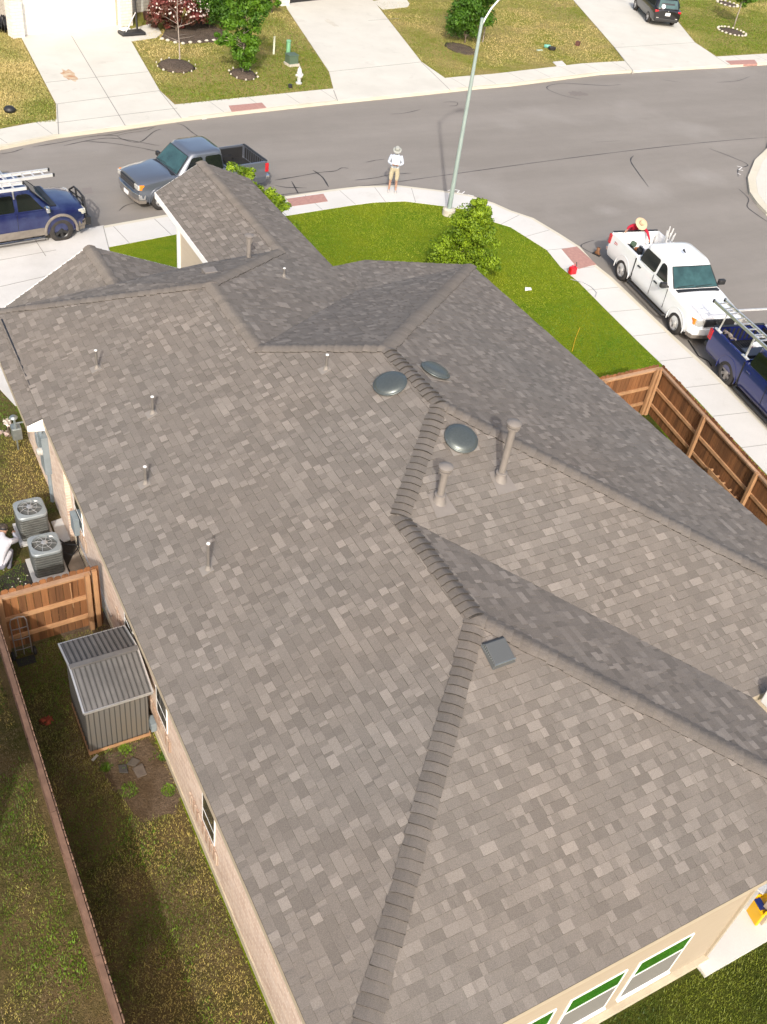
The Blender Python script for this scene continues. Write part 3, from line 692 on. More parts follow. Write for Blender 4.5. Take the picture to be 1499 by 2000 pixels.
# roof vents ----------------------------------------------------------
M['shingle_flash'] = simple('flashing_dull', (.215, .195, .175), .8, var=.1)
def on(px, py, p0, n): return PN(px, py, p0, n)
def dome(px, py, p0, n, r=.245):
    c = on(px, py, p0, n)-n*.0; c = c-ray(px, py).normalized()*.12
    base = c-n*(((c-p0).dot(n)))
    b = MB(); prof = [(r*.62, 0), (r*.62, .05), (r*1.0, .055), (r*1.02, .075), (r*.97, .085), (r*.93, .086), (r*.90, .10), (r*.82, .125), (r*.62, .142), (r*.35, .149), (.001, .151)]
    b.lathe(prof, base, 40, axis=n); o = b.build('dome_vent', M['galv_dome'], house, smooth=True); 
    g = MB(); u = n.cross(V(1, 0, 0)).normalized(); v = n.cross(u); g.add([base+n*.018+u*a+v*c_ for a, c_ in ((-.27, -.27), (.27, -.27), (.27, .27), (-.27, .27))]+[base+n*.010+u*a+v*c_ for a, c_ in ((-.27, -.27), (.27, -.27), (.27, .27), (-.27, .27))], [(0, 1, 2, 3), (0, 4, 5, 1), (1, 5, 6, 2), (2, 6, 7, 3), (3, 7, 4, 0)])
    g.build('flashing', M['shingle_flash'], o)
    g = MB()
    for k in range(6):
        a = k*math.pi/3+.4; g.lathe([(.008, 0), (.008, .004), (.001, .006)], base+n*.084+(u*math.cos(a)+v*math.sin(a))*r*.95, 8, axis=n)
    g.build('screw', M['chrome'], o)
dome(762, 748, P2, nL, .31); dome(850, 726, P4, nR, .29); dome(902, 855, P3, nM, .30)
def flue(px, py, h, p0, n, r=.062):
    c = on(px, py, p0, n); z = V(0, 0, 1)
    b = MB(); b.tube([c, c+z*(h-.16)], r, 20); o = b.build('flue_pipe', M['ventpaint'], house, smooth=False, autosmooth=40)
    g = MB(); t = c+z*(h-.2); g.lathe([(r, 0), (r+.05, .02), (r+.054, .055), (r+.01, .06), (r+.01, .075), (r+.058, .085), (r+.062, .125), (r+.03, .15), (r*.7, .165), (.001, .17)], t, 26); g.build('flue_cap', M['ventpaint'], o, autosmooth=50)
    g = MB(); s = V(n.x, n.y, 0).normalized(); u = n.cross(z).normalized(); v = u.cross(n).normalized()
    if v.z < 0: v = -v
    q = [c+n*.02+u*a+v*d_ for a, d_ in ((-.2, -.30), (.2, -.30), (.15, .16), (-.15, .16))]; g.add(q+[p-n*.02 for p in q], [(0, 1, 2, 3), (0, 4, 5, 1), (1, 5, 6, 2), (3, 7, 4, 0)])
    g.build('flashing', M['ventpaint'], o)
    g = MB(); g.lathe([(.15, -.05), (.11, .02), (r+.015, .12), (r+.04, .125), (r+.035, .15), (r, .16)], c, 22); g.build('storm_collar', M['ventpaint'], o, autosmooth=50)
flue(858, 978, .80, P3, nM); flue(977, 935, 1.25, P3, nM)
def pipe(px, py, h, p0, n, r=.028):
    c = on(px, py, p0, n); z = V(0, 0, 1)
    b = MB(); b.tube([c, c+z*h], r, 12); o = b.build('plumbing_vent', M['lead'], house, autosmooth=40)
    g = MB(); g.lathe([(r*2.1, -.01), (r*1.5, .05), (r*1.2, .09)], c, 14)
    u = n.cross(z).normalized(); v = u.cross(n).normalized(); v = v if v.z > 0 else -v
    q = [c+n*.020+u*a+v*d_ for a, d_ in ((-.10, -.13), (.10, -.13), (.08, .08), (-.08, .08))]; g.add(q+[p-n*.015 for p in q], [(0, 1, 2, 3), (0, 4, 5, 1), (1, 5, 6, 2), (2, 6, 7, 3), (3, 7, 4, 0)])
    g.build('flashing', M['shingle_flash'], o)
    g = MB(); g.lathe([(r*.7, 0), (r*1.1, 0), (r*1.1, .012), (r*.7, .012)], c+z*h, 12); g.build('pipe_rim', M['white'], o)
for q in ((190, 720, .42), (299, 808, .38), (285, 945, .38), (407, 1112, .56), (637, 722, .32)): pipe(*q, P2, nL)
pipe(555, 541, .22, P5, nF2)
# tall capped vent near the wing ridge and a small box vent on the front slope
c = on(486, 505, P6, nF3); b = MB(); b.tube([c, c+V(0, 0, .42)], .055, 16); o = b.build('flue_pipe', M['ventpaint'], house, autosmooth=40)
g = MB(); g.lathe([(.06, .40), (.075, .41), (.075, .56), (.06, .57)], c, 8); g.lathe([(.11, .57), (.115, .60), (.04, .63), (.001, .635)], c, 20); g.build('flue_cap', M['ventpaint'], o, autosmooth=40)
c = on(410, 535, P6, nF3); b = MB(); b.box(c+V(0, 0, .05), (.3, .25, .12)); b.build('box_vent', M['ventpaint'], house, bevel=.01)
# slant-back box vent under the rear apex
c = on(972, 1277, P1, nB_); b = MB(); z0 = c.z
sl = .33
def bx(x, y, h): return V(c.x+x, c.y+y, c.z+y*sl+h)
b.add([bx(-.20, -.20, .02), bx(.20, -.20, .02), bx(.20, .20, .02), bx(-.20, .20, .02), bx(-.17, -.19, .11), bx(.17, -.19, .11), bx(.17, .12, .115), bx(-.17, .12, .115), bx(-.17, .19, .03), bx(.17, .19, .03)],
      [(0, 1, 5, 4), (4, 5, 6, 7), (7, 6, 9, 8), (8, 9, 2, 3), (0, 4, 7, 8, 3), (1, 2, 9, 6, 5)])
o = b.build('box_vent', simple('vent_dark', (.10, .105, .105), .55, .3), house, bevel=.008)
g = MB()
for k in range(9): g.box(bx(-.175, -.15+k*.035, .06), (.006, .014, .07))
g.box(bx(0, -.195, .10), (.36, .012, .02)); g.build('louvre', M['galv'], o)
c = on(1507, 1392, P2, nE); b = MB(); b.box(c+V(.1, .1, .18), (.22, .3, .36)); o = b.build('box_vent', M['white'], house, bevel=.02)
# utilities on the left wall -----------------------------------------
def util(x, y, z, sx, sy, sz, name, mat): b = MB(); b.box((x-sx/2, y, z), (sx, sy, sz)); return b.build(name, mat, house, bevel=.008)
o = util(.30, 14.9, 1.45, .14, .42, 1.0, 'meter_panel', M['panelgrey'])
b = MB(); b.tube([V(.27, 14.9, .95), V(.27, 14.9, .0)], .05, 12); b.tube([V(.20, 14.9, 1.95), V(.20, 14.9, 3.2)], .035, 10); b.build('conduit', M['panelgrey'], o)
b = MB(); b.lathe([(.09, 0), (.09, .08), (.06, .11), (.001, .115)], V(.16, 14.8, 1.55), 20, axis=V(-1, 0, 0)); b.build('electric_meter', M['lampglass'], o, autosmooth=40)
o = util(.38, 12.85, 1.05, .12, .32, .45, 'disconnect_box', M['panelgrey']); b = MB(); b.tube([V(.34, 12.85, .85), V(.33, 12.8, .4), V(.2, 12.9, .12), V(-.05, 13.0, .25)], .014, 8); b.tube([V(.36, 12.95, .85), V(.35, 12.98, .3), V(.15, 13.3, .1), V(-.06, 13.5, .3)], .017, 8); b.build('cable', M['dark'], o)
b = MB(); b.bar(V(.385, 15.8, .45), V(.385, 10.6, .45), .03, .05); b.tube([V(.37, 14.2, .5), V(.37, 12.2, .48)], .012, 8); b.build('conduit', M['alum'], house)
util(.38, 16.0, .95, .12, .25, .3, 'phone_box', M['panelgrey']); util(.39, 9.9, .5, .08, .3, .3, 'hose_bib_box', M['panelgrey']); util(.39, 7.9, .35, .10, .22, .22, 'junction_box', M['panelgrey'])
# ================================================================== FENCES AND YARD
def fence(name, label, a, b, side, h=1.65, old=False, rails=True, posts=True, cap_only=False, seed=1, group=None, post_at=None):
    """vertical dog-eared boards from a to b; rails and posts stand on `side` (unit-ish vector)"""
    rd = random.Random(seed); a, b = Vector(a), Vector(b); d = (b-a); L = d.length; d.normalize(); s = Vector(side).normalized()
    t = thing(name, label, 'fence', a, 0, group); inv = Matrix.Translation(-a)
    bd = MB(); x = 0
    while x < L-.02:
        wd = .135+rd.uniform(-.004, .004); p = a+d*(x+wd/2); hh = h+rd.uniform(-.018, .018); tone = rd.uniform(.6, 1.35)
        u = d*(wd/2-.003); c = d*(wd/2-.03); q = s*.009
        prof = [(-u, 0.03), (u, 0.03), (u, hh-.03), (c, hh), (-c, hh), (-u, hh-.03)]
        vs_ = [p+o+q+V(0, 0, z)+V(0, 0, 0) for o, z in prof]+[p+o-q+V(0, 0, z) for o, z in prof]
        bd.add(vs_, [(0, 1, 2, 3, 4, 5), (11, 10, 9, 8, 7, 6)]+[(i, i+6, (i+1) % 6+6, (i+1) % 6) for i in range(6)], 0, tone, inv)
        x += wd+.004
    bd.build('board_panel', M['cedar_old'] if old else M['cedar'], t)
    if rails:
        for z in (.35, .88, h-.16):
            r = MB(); off = s*.03
            for k in range(int(L/2.4)+1):
                p0 = a+d*(k*2.4+.01); p1 = a+d*min(L, (k+1)*2.4-.01); r.bar(p0+off+V(0, 0, z), p1+off+V(0, 0, z), .045, .085, 0, rd.uniform(.8, 1.15), mat=inv)
            r.build('rail', M['cedar_rail'] if not old else M['cedar_old'], t)
    if posts:
        for x in (post_at or [k*2.4 for k in range(int(L/2.4)+1)]):
            r = MB(); p = a+d*x+s*.10; r.bar(p, p+V(0, 0, h-.08), .09, .09, 0, rd.uniform(.85, 1.1), up=d, mat=inv); r.build('post', M['cedar_rail'] if not old else M['cedar_old'], t)
    if cap_only is not None:
        r = MB(); k = 0
        while k*2.4 < L:
            p0 = a+d*(k*2.4+.004); p1 = a+d*min(L, (k+1)*2.4-.004); zz = h-(.03 if old else .105); oo = .062 if old else .055
            r.bar(p0+s*oo+V(0, 0, zz), p1+s*oo+V(0, 0, zz), .080 if old else .085, .038, 0, rd.uniform(.8, 1.15), mat=inv); k += 1
        r.build('top_rail', M['cedar_top'] if not old else M['cedar_old'], t)
    return t
fence('wooden_fence', 'long weathered reddish board fence between two back yards on the left, seen from above', (-1.70, -6, 0), (-1.70, 10.75, 0), (-1, 0, 0), 1.65, old=True, seed=3, posts=False)
fence('wooden_fence', 'short orange cedar fence between the air conditioners and the metal shed', (-1.66, 10.86, 0), (.12, 10.92, 0), (.03, -1, 0), 1.62, seed=5, post_at=[.08, 1.70])
fence('wooden_fence', 'cedar fence section at the end of the green front lawn', (12.2, 13.22, 0), (16.50, 13.24, 0), (0, -1, 0), 1.62, seed=8, post_at=[.2, 2.3, 4.18])
fence('wooden_fence', 'cedar fence running beside the sidewalk and the parked blue pickup', (16.60, 13.20, 0), (14.9, 3.2, 0), (-1, .17, 0), 1.62, seed=9, post_at=[.12, 2.35, 4.72, 7.0, 9.3])
# gate frame end of the short fence
t = thing('gate_post', 'upright cedar boards closing the gap between the short fence and the brick wall', 'post', (.22, 10.9, 0))
b = MB(); b.box((0, 0, .82), (.13, .03, 1.6), tone=.9); b.build('board', M['cedar'], t); b = MB(); b.box((-.03, -.06, .8), (.09, .07, 1.56)); b.build('stile', M['cedar_rail'], t)
# AC units
def ac(x, y, rz, label):
    t = thing('air_conditioner', label, 'air conditioner', (x, y, 0), rz, 'air conditioners beside the brick wall')
    w, h = .60, .74
    def rr(s_, r, z, n=5):
        pts = []
        for cx, cy, a0 in ((s_-r, s_-r, 0), (-s_+r, s_-r, 90), (-s_+r, -s_+r, 180), (s_-r, -s_+r, 270)):
            for k in range(n+1): a = R_(a0+90*k/n); pts.append(V(cx+r*math.cos(a), cy+r*math.sin(a), z))
        return pts
    b = MB(); b.loft([rr(.285, .06, .07), rr(.285, .06, h-.07)]); b.build('coil', M['acdark'], t)
    b = MB()
    for k in range(9): z = .11+k*.066; b.loft([rr(.296, .06, z), rr(.301, .06, z+.012), rr(.301, .06, z+.036), rr(.296, .06, z+.048)])
    b.build('louvred_case', simple('ac_louvre', (.14, .145, .135), .55, .2, var=.3, vscale=6), t)
    # lid as a ring so the fan shows
    b = MB(); n = 48; out0 = []; rad = .255
    def sq(a, s_, r=.09):
        c, sn = math.cos(a), math.sin(a); k = 6; rr_ = s_/((abs(c)**k+abs(sn)**k)**(1/k)); return V(c*rr_, sn*rr_, 0)
    A = [sq(2*math.pi*k/n, .315)+V(0, 0, h-.07) for k in range(n)]; B = [sq(2*math.pi*k/n, .315)+V(0, 0, h-.02) for k in range(n)]; C_ = [sq(2*math.pi*k/n, .30)+V(0, 0, h) for k in range(n)]
    Dd = [V(math.cos(2*math.pi*k/n)*rad, math.sin(2*math.pi*k/n)*rad, h+.012) for k in range(n)]; Ee = [V(math.cos(2*math.pi*k/n)*(rad-.01), math.sin(2*math.pi*k/n)*(rad-.01), h-.11) for k in range(n)]
    b.loft([A, B, C_, Dd, Ee], caps=False); b.build('top_cover', M['acgrey'], t, autosmooth=35)
    b = MB(); b.lathe([(.235, 0), (.235, .01), (.001, .011)], (0, 0, h-.16), 30); b.build('fan_well', M['dark'], t)
    b = MB()
    for k in range(4):
        a = k*math.pi/2+.5
        for j in range(6):
            pass
        p = [V(math.cos(a+da)*r, math.sin(a+da)*r, h-.10+dz) for r, da, dz in ((.05, -.3, .015), (.2, -.1, .02), (.215, .45, -.015), (.05, .5, -.015))]; b.add(p+[q-V(0, 0, .004) for q in p], [(0, 1, 2, 3), (7, 6, 5, 4), (0, 4, 5, 1), (1, 5, 6, 2), (2, 6, 7, 3), (3, 7, 4, 0)])
    b.lathe([(.05, -.03), (.05, .03), (.001, .035)], (0, 0, h-.10), 16); b.build('fan', M['rimgrey'], t)
    b = MB()
    for k in range(8):
        a = k*math.pi/4+.2; b.tube([V(math.cos(a)*.055, math.sin(a)*.055, h+.028), V(math.cos(a+.12)*.15, math.sin(a+.12)*.15, h+.030), V(math.cos(a+.22)*.245, math.sin(a+.22)*.245, h+.012)], .0055, 6)
    b.lathe([(.06, .02), (.06, .035), (.04, .04), (.001, .04)], (0, 0, h), 18)
    for rr_ in (.15,): b.tube([V(math.cos(k*math.pi/12)*rr_, math.sin(k*math.pi/12)*rr_, h+.027) for k in range(25)], .003, 5)
    b.build('fan_guard', M['alum'], t)
    b = MB(); b.box((.17, .17, h+.004), (.07, .05, .003)); b.build('maker_label', M['white'], t)
    return t
ac(-.37, 14.0, R_(1), 'grey air conditioner farther from the cedar fence'); ac(-.35, 12.80, R_(-1), 'grey air conditioner nearest the cedar fence')
for y, nm in ((14.0, 'concrete pad under the farther air conditioner'), (12.80, 'concrete pad under the air conditioner nearest the fence')):
    b = MB(); b.box((-.36, y, .033), (.74, .76, .066)); tag(b.build('equipment_pad', M['concrete_drive'], bevel=.01), nm, 'pad', 'concrete pads under the air conditioners')
b = MB(); b.prism([(.06, 14.2), (.36, 14.25), (.36, 13.5), (.05, 13.45)], 0, .03); b.build('x', M['concrete_drive']); o = D.objects['x']; o.name = 'paving_slab'; tag(o, 'dusty concrete slab between the farther air conditioner and the brick wall', 'slab')
b = MB(); b.prism([(.04, 12.7), (.36, 13.2), (.37, 12.0), (.10, 12.0)], 0, .03); tag(b.build('paving_slab', simple('dusty_slab', (.33, .27, .21), .9, var=.3, vscale=5)), 'brown dusty slab between the nearest air conditioner and the brick wall', 'slab')
# shed
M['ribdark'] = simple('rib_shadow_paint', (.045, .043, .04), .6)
t = thing('garden_shed', 'small dark grey ribbed metal garden shed against the brick wall', 'shed', (-.26, 8.5, 0))
b = MB(); b.box((0, 0, .06), (1.12, 1.18, .12)); b.build('base', M['cedar_rail'], t)
hs = 1.50; hr = 1.80
b = MB(); x0, x1, y0, y1 = -.54, .54, -.58, .66
b.box((0, y0, (hs+.1)/2), (1.08, .02, hs-.1)); b.box((0, y1, (hs+.1)/2), (1.08, .02, hs-.1))
for x in (x0, x1): b.add([V(x, y0, .1), V(x, y1, .1), V(x, y1, hs), V(x, .0, hr-.02), V(x, y0, hs), V(x+.015, y0, .1), V(x+.015, y1, .1), V(x+.015, y1, hs), V(x+.015, 0, hr-.02), V(x+.015, y0, hs)], [(0, 1, 2, 3, 4), (9, 8, 7, 6, 5)])
wl = b.build('wall', M['shedwall'], t)
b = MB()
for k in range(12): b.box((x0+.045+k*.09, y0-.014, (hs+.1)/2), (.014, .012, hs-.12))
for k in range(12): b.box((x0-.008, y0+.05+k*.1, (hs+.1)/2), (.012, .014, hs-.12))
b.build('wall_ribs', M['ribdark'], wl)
b = MB(); X0, X1 = -.60, .58
b.add([V(X0, -.80, hs+.02), V(X1, -.80, hs+.02), V(X1, 0, hr), V(X0, 0, hr), V(X0, .82, hs+.02), V(X1, .82, hs+.02)]+[V(X0, -.80, hs), V(X1, -.80, hs), V(X1, 0, hr-.02), V(X0, 0, hr-.02), V(X0, .82, hs), V(X1, .82, hs)],
      [(0, 1, 2, 3), (3, 2, 5, 4), (7, 6, 9, 8), (8, 9, 10, 11), (0, 6, 7, 1), (4, 5, 11, 10)])
rf = b.build('roof', M['shedmetal'], t)
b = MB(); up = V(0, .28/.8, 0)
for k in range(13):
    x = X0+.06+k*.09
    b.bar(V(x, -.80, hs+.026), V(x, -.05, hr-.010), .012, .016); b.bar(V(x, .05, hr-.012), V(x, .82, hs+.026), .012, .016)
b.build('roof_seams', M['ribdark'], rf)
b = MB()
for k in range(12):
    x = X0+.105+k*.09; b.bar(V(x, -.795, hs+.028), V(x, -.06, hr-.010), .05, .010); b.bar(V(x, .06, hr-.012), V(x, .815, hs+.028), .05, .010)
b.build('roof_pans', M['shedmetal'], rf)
b = MB(); b.bar(V(X0, 0, hr+.012), V(X1, 0, hr+.012), .10, .03); b.build('roof_ridge', M['shedmetal'], rf)
b = MB()
for x in (X0, X1): b.bar(V(x, -.81, hs+.01), V(x, 0, hr-.004), .028, .05); b.bar(V(x, 0, hr-.004), V(x, .83, hs+.01), .028, .05)
b.bar(V(X0, -.81, hs), V(X1, -.81, hs), .02, .05); b.bar(V(X0, .83, hs), V(X1, .83, hs), .02, .05)
b.build('trim', M['alum'], rf)
# hand truck leaning on the short fence
t = thing('hand_truck', 'black and silver hand truck standing in the corner of two fences', 'hand truck', (-1.33, 10.62, 0))
b = MB()
for s in (-.15, .15): b.tube([V(s, -.06, .10), V(s, .06, .9)], .012, 8)
b.tube([V(-.15, .06, .9), V(-.12, .075, .99), V(0, .08, 1.02), V(.12, .075, .99), V(.15, .06, .9)], .012, 8); b.tube([V(0, -.06, .1), V(0, .08, 1.0)], .010, 8)
for z in (.25, .5, .75): b.tube([V(-.15, -.06+.12*(z-.1)/.8, z), V(0, -.09+.12*(z-.1)/.8, z+.02), V(.15, -.06+.12*(z-.1)/.8, z)], .009, 8)
b.build('frame', M['rimgrey'], t)
for s in (-1, 1):
    b = MB(); b.lathe([(.02, -.03), (.075, -.03), (.09, -.015), (.09, .015), (.075, .03), (.02, .03)], (s*.2, -.02, .09), 18, axis=V(1, 0, 0)); b.build('wheel', M['black'], t)
b = MB(); b.box((0, -.16, .02), (.34, .2, .01)); b.build('toe_plate', M['dark'], t)
# stick, rag, flagstones, strap
b = MB(); b.tube([P(150, 1222), P(137, 1140, 1.45)], .013, 7); tag(b.build('wooden_stick', M['cedar_rail']), 'thin pale stick leaning against the orange cedar fence', 'stick')
def crumple(name, c, r, mat, label, cat, h=.08, seed=2):
    rd = random.Random(seed); b = MB(); n = 9; g = [[V(c.x+(i/n-.5)*2*r*(1+rd.uniform(-.15, .15)), c.y+(j/n-.5)*1.6*r, .012+rd.random()*h*(1 if 0 < i < n and 0 < j < n else .2)) for j in range(n+1)] for i in range(n+1)]
    vs_ = [p for row in g for p in row]; fs = [(i*(n+1)+j, (i+1)*(n+1)+j, (i+1)*(n+1)+j+1, i*(n+1)+j+1) for i in range(n) for j in range(n) if rd.random() > .1 and (abs(i-n/2)+abs(j-n/2) < n*.72)]
    b.add(vs_, fs); o = b.build(name, mat, smooth=True); s = o.modifiers.new('s', 'SOLIDIFY'); s.thickness = .004; return tag(o, label, cat)
crumple('rag', P(91, 1410), .12, simple('rag_cloth', (.40, .085, .03), .9, col2=(.22, .04, .02), vscale=14), 'crumpled orange rag on the dark grass left of the shed', 'rag')
rd = random.Random(4)
for i, (px, py, rx, ry) in enumerate(((240, 1502, .11, .13), (262, 1490, .13, .12), (275, 1508, .12, .16))):
    c = P(px, py); b = MB(); b.prism([(c.x+rx*math.cos(a)*rd.uniform(.75, 1.25), c.y+ry*math.sin(a)*rd.uniform(.75, 1.25)) for a in [k*math.pi/2+.5+i for k in range(4)]], .005, .035)
    tag(b.build('flagstone', simple('flag%d' % i, [(.05, .045, .04), (.085, .07, .055), (.12, .095, .075)][i], .9, var=.3, vscale=9), bevel=.006), ['darkest flagstone of the three below the shed', 'middle brown flagstone of the three below the shed', 'palest tan flagstone of the three, nearest the brick wall'][i], 'stone', 'flagstones in the bare soil')
c = P(186, 1481); b = MB(); b.box((c.x, c.y, .015), (.14, .045, .02), rz=.6); tag(b.build('metal_strap', M['alum']), 'small shiny metal strap at the foot of the shed corner', 'strap')
rd = random.Random(12)
for k in range(16):
    px, py = rd.choice([(-5, 1110), (35, 1120), (10, 1150), (60, 1140), (25, 1095)]); c = P(px+rd.uniform(-20, 20), py+rd.uniform(-14, 14))
    b = MB(); rr_ = rd.uniform(.012, .024); b.lathe([(.001, 0), (rr_, .003), (rr_*1.1, .012), (rr_*.6, .022), (.001, .024)], c, 8); tag(b.build('pebble', M['stone']), 'tiny white pebble on the dark ground near the crouching person', 'pebble', 'white pebbles near the air conditioners')
# gas meter far down the left wall
t = thing('gas_meter', 'grey gas meter with pipes at the left wall beyond the white barge end', 'gas meter', (.0, 16.9, 0))
b = MB(); b.box((-.02, 0, .62), (.22, .26, .34)); b.build('meter_body', M['galv'], t, bevel=.03)
b = MB(); b.tube([V(-.02, .12, 0), V(-.02, .12, .9), V(-.02, .02, .95), V(-.02, 0, .8)], .02, 8); b.tube([V(-.02, -.1, .8), V(-.02, -.12, .95), V(.25, -.12, .95)], .02, 8); b.build('pipe', M['galv'], t)
b = MB(); b.lathe([(.09, 0), (.1, .02), (.06, .06), (.001, .07)], (-.02, .14, .92), 16); b.build('regulator', M['galv'], t)
# planter crate of boards beside the right fence
t = thing('wooden_rack', 'orange wooden rack of slats lying against the sidewalk fence', 'rack', (15.95, 9.3, 0), R_(-10))
b = MB()
for s in (-.12, .28): b.bar(V(s, -.75, .42), V(s, .75, .42), .03, .16)
b.build('side_board', M['cedar_rail'], t); b = MB()
for k in range(6): b.bar(V(-.12, -.72+k*.28, .48), V(.28, -.72+k*.28, .48), .03, .06)
b.build('slat', M['cedar_rail'], t); b = MB(); b.box((.08, 0, .32), (.38, 1.45, .03)); b.build('shelf_board', M['cedar'], t); b = MB()
for s in (-.12, .28):
    for y in (-.72, .72): b.bar(V(s, y, 0), V(s, y, .42), .04, .04)
b.build('leg', M['cedar'], t)
# patio things at the right rear corner
t = thing('plastic_slide', 'bright yellow plastic play slide at the patio edge', 'slide', (8.55, .42, .09), R_(-12))
b = MB(); b.box((.25, -.02, .28), (1.0, .30, .035), rot=Matrix.Rotation(.18, 3, 'Y')); b.box((.25, -.17, .32), (1.0, .03, .10), rot=Matrix.Rotation(.18, 3, 'Y')); b.box((.25, .13, .32), (1.0, .03, .10), rot=Matrix.Rotation(.18, 3, 'Y')); b.build('chute', M['yellow'], t, bevel=.012)
b = MB(); b.box((-.23, -.02, .18), (.06, .34, .36)); b.build('side_panel', M['yellow'], t, bevel=.02)
b = MB(); b.box((-.2, 0, .385), (.12, .2, .02)); b.build('step', M['paint_blue'], t)
t = thing('folding_ladder', 'pale metal plank with rivets above the yellow slide', 'ladder', (8.75, .75, .09), R_(20))
b = MB(); b.box((0, 0, .75), (1.1, .16, .04)); b.build('rail', M['alum_white'], t); b = MB()
for k in range(5): b.lathe([(.012, 0), (.012, .006), (.001, .008)], (-.45+k*.22, .03, .77), 8)
b.build('rivet', M['dark'], t); b = MB(); b.bar(V(-.45, 0, 0), V(-.45, 0, .73), .05, .05); b.bar(V(.45, 0, 0), V(.45, 0, .73), .05, .05); b.build('leg', M['alum'], t)
t = thing('toy_bowl', 'round bowl of red, white and yellow toys on the patio slab', 'bowl', (7.72, .72, .09))
b = MB(); b.lathe([(.10, 0), (.17, .05), (.20, .12), (.19, .12), (.15, .05), (.001, .03)], (0, 0, 0), 26); b.build('bowl', M['dark'], t, smooth=True)
rd = random.Random(8)
for k in range(9):
    a = rd.random()*6.3; r = rd.random()*.11; b = MB(); q = .05; b.lathe([(.001, -q), (q*.8, -q*.6), (q, 0), (q*.8, q*.6), (.001, q)], (r*math.cos(a), r*math.sin(a), .12), 10)
    b.build('toy', [M['red'], M['white'], M['yellow'], M['amber'], M['paint_blue']][k % 5], t, smooth=True)
# red fuel can, boot, hoses, paper
t = thing('fuel_can', 'small red plastic fuel can at the edge of the sidewalk', 'fuel can', P(1117, 535)+V(0, 0, .012))
b = MB(); b.box((0, 0, .13), (.26, .18, .26)); b.build('body', M['red'], t, bevel=.03); b = MB(); b.tube([V(-.08, 0, .26), V(-.06, 0, .33), V(.06, 0, .33), V(.08, 0, .26)], .014, 8); b.build('handle', M['red'], t)
b = MB(); b.tube([V(.09, 0, .25), V(.12, 0, .30), V(.10, .02, .42)], .014, 8); b.build('spout', M['dark'], t)
t = thing('work_boot', 'brown leather boot standing on the street behind the white pickup', 'boot', P(1165, 498, ZS), R_(20))
b = MB(); b.box((0, 0, .03), (.11, .32, .05)); b.build('sole', M['dark'], t, bevel=.01)
b = MB(); b.loft([[V(math.cos(a)*.05, -.02+math.sin(a)*r_, z) for a in [k*math.pi/6 for k in range(12)]] for z, r_ in ((.05, .13), (.10, .12), (.15, .07), (.30, .065))]); b.build('upper', simple('boot_leather', (.19, .085, .035), .7, var=.3, vscale=20), t, smooth=True)
def hose(pts, z, r, mat, label, name='cable', cat='cable'):
    b = MB(); b.tube([P(x, y, z) for x, y in pts], r, 6); return tag(b.build(name, mat), label, cat)
hose([(1115, 545), (1140, 552), (1155, 560), (1166, 572), (1163, 580)], .03, .012, M['alum'], 'thin grey cable curling across the sidewalk below the fuel can')
hose([(1133, 640), (1124, 662), (1118, 686)], .03, .008, M['yellow'], 'faint yellow cord lying across the green front lawn')
hose([(1345, 665), (1365, 695), (1385, 706), (1390, 715)], ZS+.03, .022, M['black'], 'black cable with a pale plug under the bumper of the white pickup')
c = P(1030, 565); b = MB(); b.prism([(c.x-.16, c.y-.1), (c.x+.1, c.y-.12), (c.x+.17, c.y+.02), (c.x-.02, c.y+.1)], .02, .03); tag(b.build('paper', M['white']), 'scrap of white paper on the green front lawn', 'paper')
# ================================================================== STREET FURNITURE
t = thing('street_lamp', 'tall grey green street lamp on a concrete base at the lawn corner', 'street lamp', P(876, 419))
b = MB(); b.lathe([(.24, -.2), (.24, .22), (.20, .25), (.001, .25)], (0, 0, 0), 20); b.build('base', M['stone'], t, autosmooth=40)
b = MB(); b.tube([V(0, 0, .24), V(0, 0, 3.5), V(0, 0, 6.85)], [.085, .07, .055], 14); b.build('pole', simple('lamp_paint', (.30, .37, .35), .5, .2, var=.1, vscale=2), t, autosmooth=50)
ad = V(.97, .24, 0).normalized(); arm = [V(0, 0, 6.55), ad*.14+V(0, 0, 6.82), ad*.36+V(0, 0, 7.12), ad*.66+V(0, 0, 7.36), ad*1.0+V(0, 0, 7.47), ad*1.15+V(0, 0, 7.48)]
b = MB(); b.tube(arm, .032, 10); b.build('arm', M['alum_white'], t, smooth=True)
c = ad*1.45+V(0, 0, 7.50); b = MB(); b.lathe([(.001, -.38), (.07, -.36), (.12, -.2), (.15, 0), (.13, .2), (.07, .33), (.001, .35)], c, 14, axis=ad); o = b.build('lamp_head', simple('lamp_head', (.5, .6, .62), .4, .2), t, smooth=True)
b = MB(); b.box((.04, .05, .32), (.05, .14, .22)); b.build('hand_hole_cover', M['galv'], t)
def post_thing(): pass
# hydrant
t = thing('fire_hydrant', 'silver fire hydrant on the far lawn near the driveway', 'fire hydrant', P(584, 164))
b = MB(); b.lathe([(.13, 0), (.15, .03), (.15, .07), (.09, .08), (.085, .45), (.12, .47), (.13, .50), (.12, .53), (.105, .56), (.09, .66), (.05, .73), (.03, .74), (.03, .79), (.001, .80)], (0, 0, 0), 20); b.build('barrel', M['alum_white'], t, autosmooth=40)
for d in (V(1, .1, 0), V(-1, -.1, 0), V(0, -1, 0)):
    b = MB(); r = .065 if d.y > -.5 else .085; b.lathe([(r*.8, .05), (r*.8, .12), (r, .125), (r, .17), (.025, .175), (.025, .2), (.001, .2)], (0, 0, .40), 12, axis=d); b.build('outlet_cap', M['alum_white'], t, autosmooth=40)
